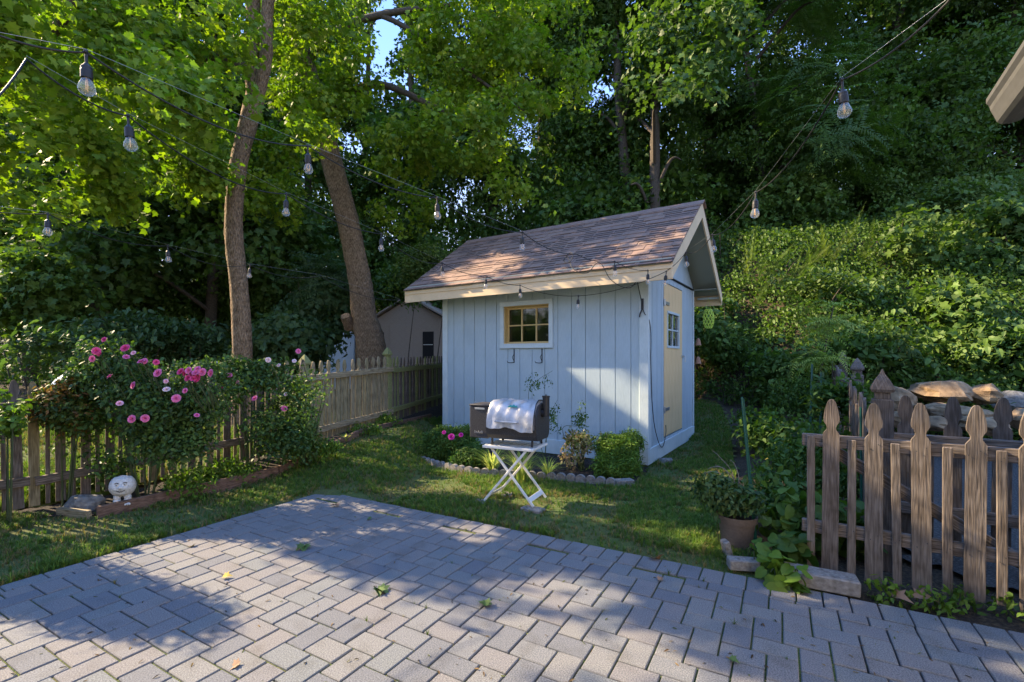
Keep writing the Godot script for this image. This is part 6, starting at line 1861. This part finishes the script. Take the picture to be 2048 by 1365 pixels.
func build_bank() -> void:
	var small := spray(OVATE, 18, 0.085, 0.19, 61, 0.7, M.leaf)
	var tiny := spray(OVATE, 22, 0.055, 0.17, 62, 0.45, M.leaf)
	var feather := frond(11, 0.42, 0.085, 63, M.leaf, 0.25)
	var five := spray(MAPLE_FEW, 12, 0.10, 0.18, 64, 0.6, M.leaf)
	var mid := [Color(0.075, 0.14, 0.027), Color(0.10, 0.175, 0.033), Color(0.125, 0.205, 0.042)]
	var gold := [Color(0.095, 0.16, 0.035), Color(0.125, 0.195, 0.045), Color(0.15, 0.215, 0.055)]   # yellower and lighter; feathery weed and some other shrubs
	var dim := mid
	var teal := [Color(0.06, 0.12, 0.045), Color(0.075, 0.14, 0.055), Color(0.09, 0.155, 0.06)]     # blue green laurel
	var S := [
		[1455, 640, 10.2, 1.0, 0.75, small, mid, "dense green shrub just right of the shed gable"], [1560, 570, 10.8, 1.0, 0.8, feather, gold, "feathery sunlit shrub with upright plumes on the bank"], [1670, 530, 11.2, 1.2, 0.85, feather, gold, "broad sunlit feathery shrub in the middle of the bank"], [1640, 650, 9.6, 1.0, 0.7, small, gold, "bright leafy shrub below the feathery plumes"],
		[1790, 570, 10.6, 1.2, 0.85, five, mid, "wide leafy shrub on the bank above the boulders"], [1900, 500, 11.6, 1.3, 0.85, small, gold, "sunlit creeper mound high on the bank"], [2010, 460, 12.0, 1.2, 0.8, tiny, gold, "pale green mound under the gutter"], [2020, 590, 9.8, 1.2, 0.8, five, mid, "dark edged shrub at the right edge above the boulders"],
		[1890, 650, 8.6, 0.9, 0.6, five, mid, "leafy shrub hanging over the boulders"], [1760, 690, 8.2, 0.8, 0.5, small, mid, "low shrub behind the gate post finial"], [2010, 710, 7.8, 0.7, 0.5, small, mid, "low shrub above the boulders at the right edge"], [1500, 730, 10.0, 0.7, 0.45, tiny, dim, "dark low shrub at the foot of the bank by the lawn"],
		[1590, 745, 8.8, 0.7, 0.45, small, mid, "green shrub behind the vegetable patch"], [1440, 500, 12.5, 1.2, 1.1, small, dim, "dark tall shrub behind the shed gable"], [1570, 430, 14.0, 1.5, 1.1, five, dim, "shaded shrub behind the feathery plumes"], [1740, 410, 14.5, 1.6, 1.0, small, dim, "shaded shrub above the sunlit bank"], [1920, 390, 14.5, 1.6, 1.0, five, dim, "shaded shrub below the gutter end"], [1400, 620, 10.8, 0.6, 0.7, small, dim, "dark shrub showing behind the lime lantern"],
		[70, 600, 9.0, 0.8, 0.9, five, dim, "shade shrub with glinting leaves at the far left"], [150, 700, 8.2, 0.9, 0.45, small, teal, "dark shrub behind the left picket fence"], [270, 690, 9.0, 0.9, 0.55, small, teal, "dark blue green shrub behind the deep pink blooms"], [390, 700, 9.5, 0.9, 0.5, small, teal, "dark shrub left of the pale maple trunk"],
		[560, 690, 9.6, 1.0, 0.55, five, teal, "blue green shrub between the two maple trunks"], [640, 560, 11.0, 0.9, 0.5, feather, teal, "shade plant with teal fronds left of the leaning trunk"], [620, 650, 10.8, 0.9, 0.6, five, teal, "dark shrub in front of the pale cabinet"], [805, 575, 12.4, 0.7, 0.4, small, dim, "leafy shrub above the neighbour's shed roof"], [860, 540, 10.6, 0.8, 0.5, tiny, gold, "sun flecked shrub left of the shed roof corner"],
		[330, 600, 13.5, 1.3, 0.9, small, dim, "deep shade shrub in the wood behind the roses"], [500, 580, 14.0, 1.3, 0.9, small, dim, "deep shade shrub right of the pale trunk"], [200, 520, 14.0, 1.4, 0.9, five, dim, "deep shade shrub below the sunlit maple leaves"], [30, 480, 13.0, 1.4, 0.9, small, dim, "deep shade shrub at the left picture edge"],
	]
	for s in S:
		var n := int(900.0 * s[3] * s[4]) + 60
		if s[5] == feather: n = int(n * 0.8)
		if s[6] == teal: n = int(n * 0.55)
		if s[5] == tiny: n = int(n * 1.5)
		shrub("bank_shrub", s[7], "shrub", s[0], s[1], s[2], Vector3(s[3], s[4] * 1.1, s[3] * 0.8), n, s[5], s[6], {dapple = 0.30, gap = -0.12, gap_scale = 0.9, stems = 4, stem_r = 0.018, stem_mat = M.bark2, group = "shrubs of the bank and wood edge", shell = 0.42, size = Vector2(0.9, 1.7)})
	# upright seed plumes above the sunlit shrubs
	var host := get_node("bank_shrub_002") as Node3D
	var plume := MB.new()
	for k in 34:
		var f := k / 33.0
		var at := Vector3(0.10 * f * f, f, 0)
		for q in 3:
			var b := Basis(Vector3.UP, k * 2.4 + q * 2.1) * Basis(Vector3.RIGHT, -0.7)
			outline_leaf(plume, Transform3D(b.scaled(Vector3.ONE * 0.17 * (1.15 - f)), at), LANCE, 0.4, 0.1)
	var pm := plume.mesh(M.leaf)
	var ptf: Array[Transform3D] = []
	var pcs: Array[Color] = []
	var pr := RandomNumberGenerator.new()
	pr.seed = 70
	for k in 46:
		var u := pr.randf_range(1490, 1900)
		var top := 470.0 - 45.0 * sin((u - 1480.0) / 420.0 * PI) + pr.randf_range(0, 110)
		var d := pr.randf_range(9.8, 11.0)
		var p := at_px(u, top, d)
		var lean := Basis(Vector3.BACK, pr.randf_range(-0.9, 0.15)) * Basis(Vector3.RIGHT, pr.randf_range(-0.3, 0.4))
		ptf.append(Transform3D((lean * Basis(Vector3.UP, pr.randf() * TAU)).scaled(Vector3.ONE * pr.randf_range(0.5, 0.95)), p - Vector3.UP * 0.6))
		pcs.append([Color(0.15, 0.215, 0.055), Color(0.125, 0.195, 0.045), Color(0.18, 0.23, 0.07)][k % 3])
	copies("plumes", host, pm, ptf, pcs).set_meta("kind", "stuff")
	# creeper over the whole bank
	var rng := RandomNumberGenerator.new()
	rng.seed = 17
	var tf: Array[Transform3D] = []
	var cs: Array[Color] = []
	for i in 32000:
		var u := rng.randf_range(-200, 2250)
		var d := rng.randf_range(6.5, 20.0)
		var x := (u - 1024.0) / FOCAL * d
		var t := toe(x) + d
		if t < -0.25: continue
		if u < 1330 and (clump.get_noise_2d(x * 5.0, d * 5.0) < 0.05): continue
		var p := on(x, -d) + Vector3.UP * rng.randf_range(0.02, 0.35)
		tf.append(Transform3D((Basis(Vector3.RIGHT, -0.5) * Basis(Vector3.UP, rng.randf() * TAU)).scaled(Vector3.ONE * rng.randf_range(1.0, 1.9)), p))
		var pal: Array = mid
		var c: Color = pal[rng.randi() % 3]
		cs.append(c * rng.randf_range(0.7, 1.2))
	var o := copies("bank_creeper", self, tiny, tf, cs)
	o.set_meta("kind", "stuff")
	tag(o, "ivy and creeper covering the wooded bank", "creeper")

func build_undergrowth() -> void:
	# saplings and brush of the wood, one dark mass between the trunks
	var leaf := spray(OVATE, 26, 0.13, 0.42, 65, 0.7, M.leaf)
	var rng := RandomNumberGenerator.new()
	rng.seed = 18
	var tf: Array[Transform3D] = []
	var cs: Array[Color] = []
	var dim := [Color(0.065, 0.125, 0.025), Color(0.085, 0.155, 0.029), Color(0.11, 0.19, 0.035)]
	for i in 22000:
		var u := rng.randf_range(-300, 2350)
		var d := rng.randf_range(14.5 if u < 1330 else 12.8, 27.0)
		var x := (u - 1024.0) / FOCAL * d
		var up := pow(rng.randf(), 1.2) * 5.5
		var p := on(x, -d) + Vector3.UP * (0.1 + up)
		var yaw := rng.randf() * TAU
		var sc := rng.randf_range(0.8, 1.4)
		var c: Color = dim[rng.randi() % 3]
		var k := rng.randf_range(0.7, 1.25)
		if u > 700 and u < 1120: p.y += rng.randf() * 3.5
		if u < 620 and up > 1.2 and d < 20 and rng.randf() < 0.7: continue
		if clump.get_noise_3dv(p * 5.0) < -0.02: continue
		if in_beam(p, 0.36) or in_sky_gap(p): continue
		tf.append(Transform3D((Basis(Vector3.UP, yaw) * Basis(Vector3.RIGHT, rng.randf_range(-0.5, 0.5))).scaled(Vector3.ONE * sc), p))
		cs.append(c * k)
	var o := copies("undergrowth", self, leaf, tf, cs)
	o.set_meta("kind", "stuff")
	tag(o, "dark leafy undergrowth between the trunks of the wood", "undergrowth")

func spots() -> void:
	# sunlit places on the patio and lawn (pixel of the photograph on level ground, radius in metres)
	for s in [[230, 1160, 0.30], [320, 1118, 0.26], [420, 1112, 0.22], [520, 1140, 0.22], [300, 1185, 0.28], [400, 1175, 0.28], [500, 1195, 0.28], [600, 1185, 0.24], [680, 1205, 0.22], [380, 1235, 0.26], [480, 1245, 0.28], [600, 1255, 0.28], [700, 1265, 0.26], [800, 1285, 0.20], [450, 1295, 0.26], [560, 1310, 0.28], [680, 1335, 0.28], [800, 1345, 0.26], [900, 1330, 0.18], [1010, 1345, 0.20], [1120, 1350, 0.16], [1250, 1350, 0.17], [1380, 1355, 0.17], [900, 1250, 0.08], [1330, 1318, 0.10],
		[60, 1080, 0.55], [150, 1060, 0.50], [230, 1052, 0.40], [100, 1110, 0.50], [10, 1060, 0.55], [20, 1120, 0.45],
		[680, 935, 0.30], [760, 905, 0.34], [825, 885, 0.34], [640, 960, 0.12], [720, 960, 0.16], [880, 950, 0.20], [960, 985, 0.14], [1120, 1000, 0.30], [1190, 1015, 0.26], [1040, 985, 0.2], [1290, 1030, 0.2], [1420, 960, 0.26], [1400, 1085, 0.2], [1400, 1085, 0.10], [1500, 830, 0.35], [1440, 840, 0.3], [420, 1045, 0.10], [620, 990, 0.12], [720, 1010, 0.10], [800, 1030, 0.11], [780, 1062, 0.10], [880, 1060, 0.12], [940, 1085, 0.10], [980, 1060, 0.12]]:
		lit_spots.append([on_ground(s[0], s[1]), s[2] - 0.09])
	# on the shed
	for s in [[-2.6, 2.45, 0.25, 0.20], [-3.2, 2.6, 0.0, 0.2], [-2.3, 2.75, -0.2, 0.22], [-2.9, 2.9, -0.4, 0.18], [-1.12, 0.60, 0.02, 0.03], [-0.90, 0.44, 0.02, 0.04], [-0.62, 0.84, 0.02, 0.03], [-0.32, 0.80, 0.02, 0.04], [-2.95, 0.85, 0.02, 0.03], [0.0, 0.85, 0.03, 0.05]]:
		lit_spots.append([shed_point(s[0], s[1], s[2]), s[3]])
	# beams added so the unseen house wall and patio behind the camera bounce sun
	for p in [Vector3(2.6, 1.4, -0.6), Vector3(2.2, 1.2, 0.4), Vector3(1.6, 1.5, 1.4), Vector3(-1.0, 0.0, -0.6), Vector3(0.5, 0.0, 0.4)]:
		lit_spots.append([p, 0.3])
	# roses, fence and bank
	for s in [[600, 790, 5.1, 0.22], [520, 860, 4.9, 0.14], [700, 800, 6.6, 0.45], [480, 620, 7.0, 0.22], [1600, 560, 10.5, 1.2], [1720, 540, 10.8, 1.2], [1850, 520, 11.0, 1.2], [1660, 670, 9.2, 0.8], [1850, 680, 8.3, 0.6], [480, 700, 7.0, 0.2], [478, 520, 7.0, 0.2], [470, 420, 7.0, 0.2], [475, 340, 7.0, 0.2], [725, 620, 9.4, 0.25], [735, 680, 9.4, 0.25], [700, 500, 9.3, 0.18], [300, 760, 4.1, 0.12], [380, 760, 4.1, 0.10], [1885, 785, 6.9, 0.3], [1800, 800, 6.9, 0.2], [1950, 850, 5.9, 0.2], [1690, 900, 2.85, 0.05], [1850, 1040, 2.6, 0.08], [1945, 1060, 2.5, 0.08]]:
		lit_spots.append([at_px(s[0], s[1], s[2]), s[3]])

func _ready() -> void:
	holes.seed = 11
	holes.frequency = 0.55
	holes.fractal_octaves = 2
	clump.seed = 23
	clump.frequency = 0.06
	clump.fractal_octaves = 3
	# camera: level, with the lens raised a little
	var cam := Camera3D.new()
	cam.name = "camera"
	add_child(cam)
	cam.position = Vector3(0, EYE, 0)
	cam.near = 0.05
	cam.far = 300.0
	cam.projection = Camera3D.PROJECTION_FRUSTUM
	cam.keep_aspect = Camera3D.KEEP_HEIGHT
	cam.size = 1365.0 / FOCAL * cam.near
	cam.frustum_offset = Vector2(0, (HORIZON - 682.5) / FOCAL * cam.near)
	cam.current = true
	# sky
	var sky := ProceduralSkyMaterial.new()
	sky.sky_top_color = Color(0.40, 0.55, 0.80)
	sky.sky_horizon_color = Color(0.90, 0.89, 0.86)
	sky.ground_bottom_color = Color(0.20, 0.20, 0.18)
	sky.ground_horizon_color = Color(0.45, 0.48, 0.48)
	sky.sky_curve = 0.15
	var env := Environment.new()
	env.background_mode = Environment.BG_SKY
	env.sky = Sky.new()
	env.sky.sky_material = sky
	env.background_energy_multiplier = 1.0
	env.tonemap_mode = Environment.TONE_MAPPER_LINEAR
	env.tonemap_exposure = 3.3
	env.sdfgi_enabled = true
	env.ssao_enabled = true
	env.ssil_enabled = true
	var we := WorldEnvironment.new()
	we.environment = env
	add_child(we)
	# sun: from the left and a little beyond the fence
	var el := deg_to_rad(SUN_EL)
	sun_to = Vector3(-0.94 * cos(el), sin(el), -0.341 * cos(el)).normalized()
	var sun := DirectionalLight3D.new()
	sun.name = "sun"
	add_child(sun)
	sun.light_energy = 1.6
	sun.light_color = Color(1.0, 0.90, 0.74)
	sun.light_angular_distance = 0.5
	sun.shadow_enabled = true
	sun.look_at_from_position(sun_to * 30.0, Vector3.ZERO)
	make_materials()
	spots()
	build_ground()
	build_patio()
	build_shed()
	build_house()
	build_neighbour()
	build_fences()
	build_maples()
	build_forest()
	build_bank()
	build_undergrowth()
	build_boards_and_blocks()
	build_grill()
	build_face_planter()
	build_pot_and_stakes()
	build_lights()
	build_shed_details()
	build_roses()
	build_bed_plants()
	build_fallen_leaves()
	build_grass()
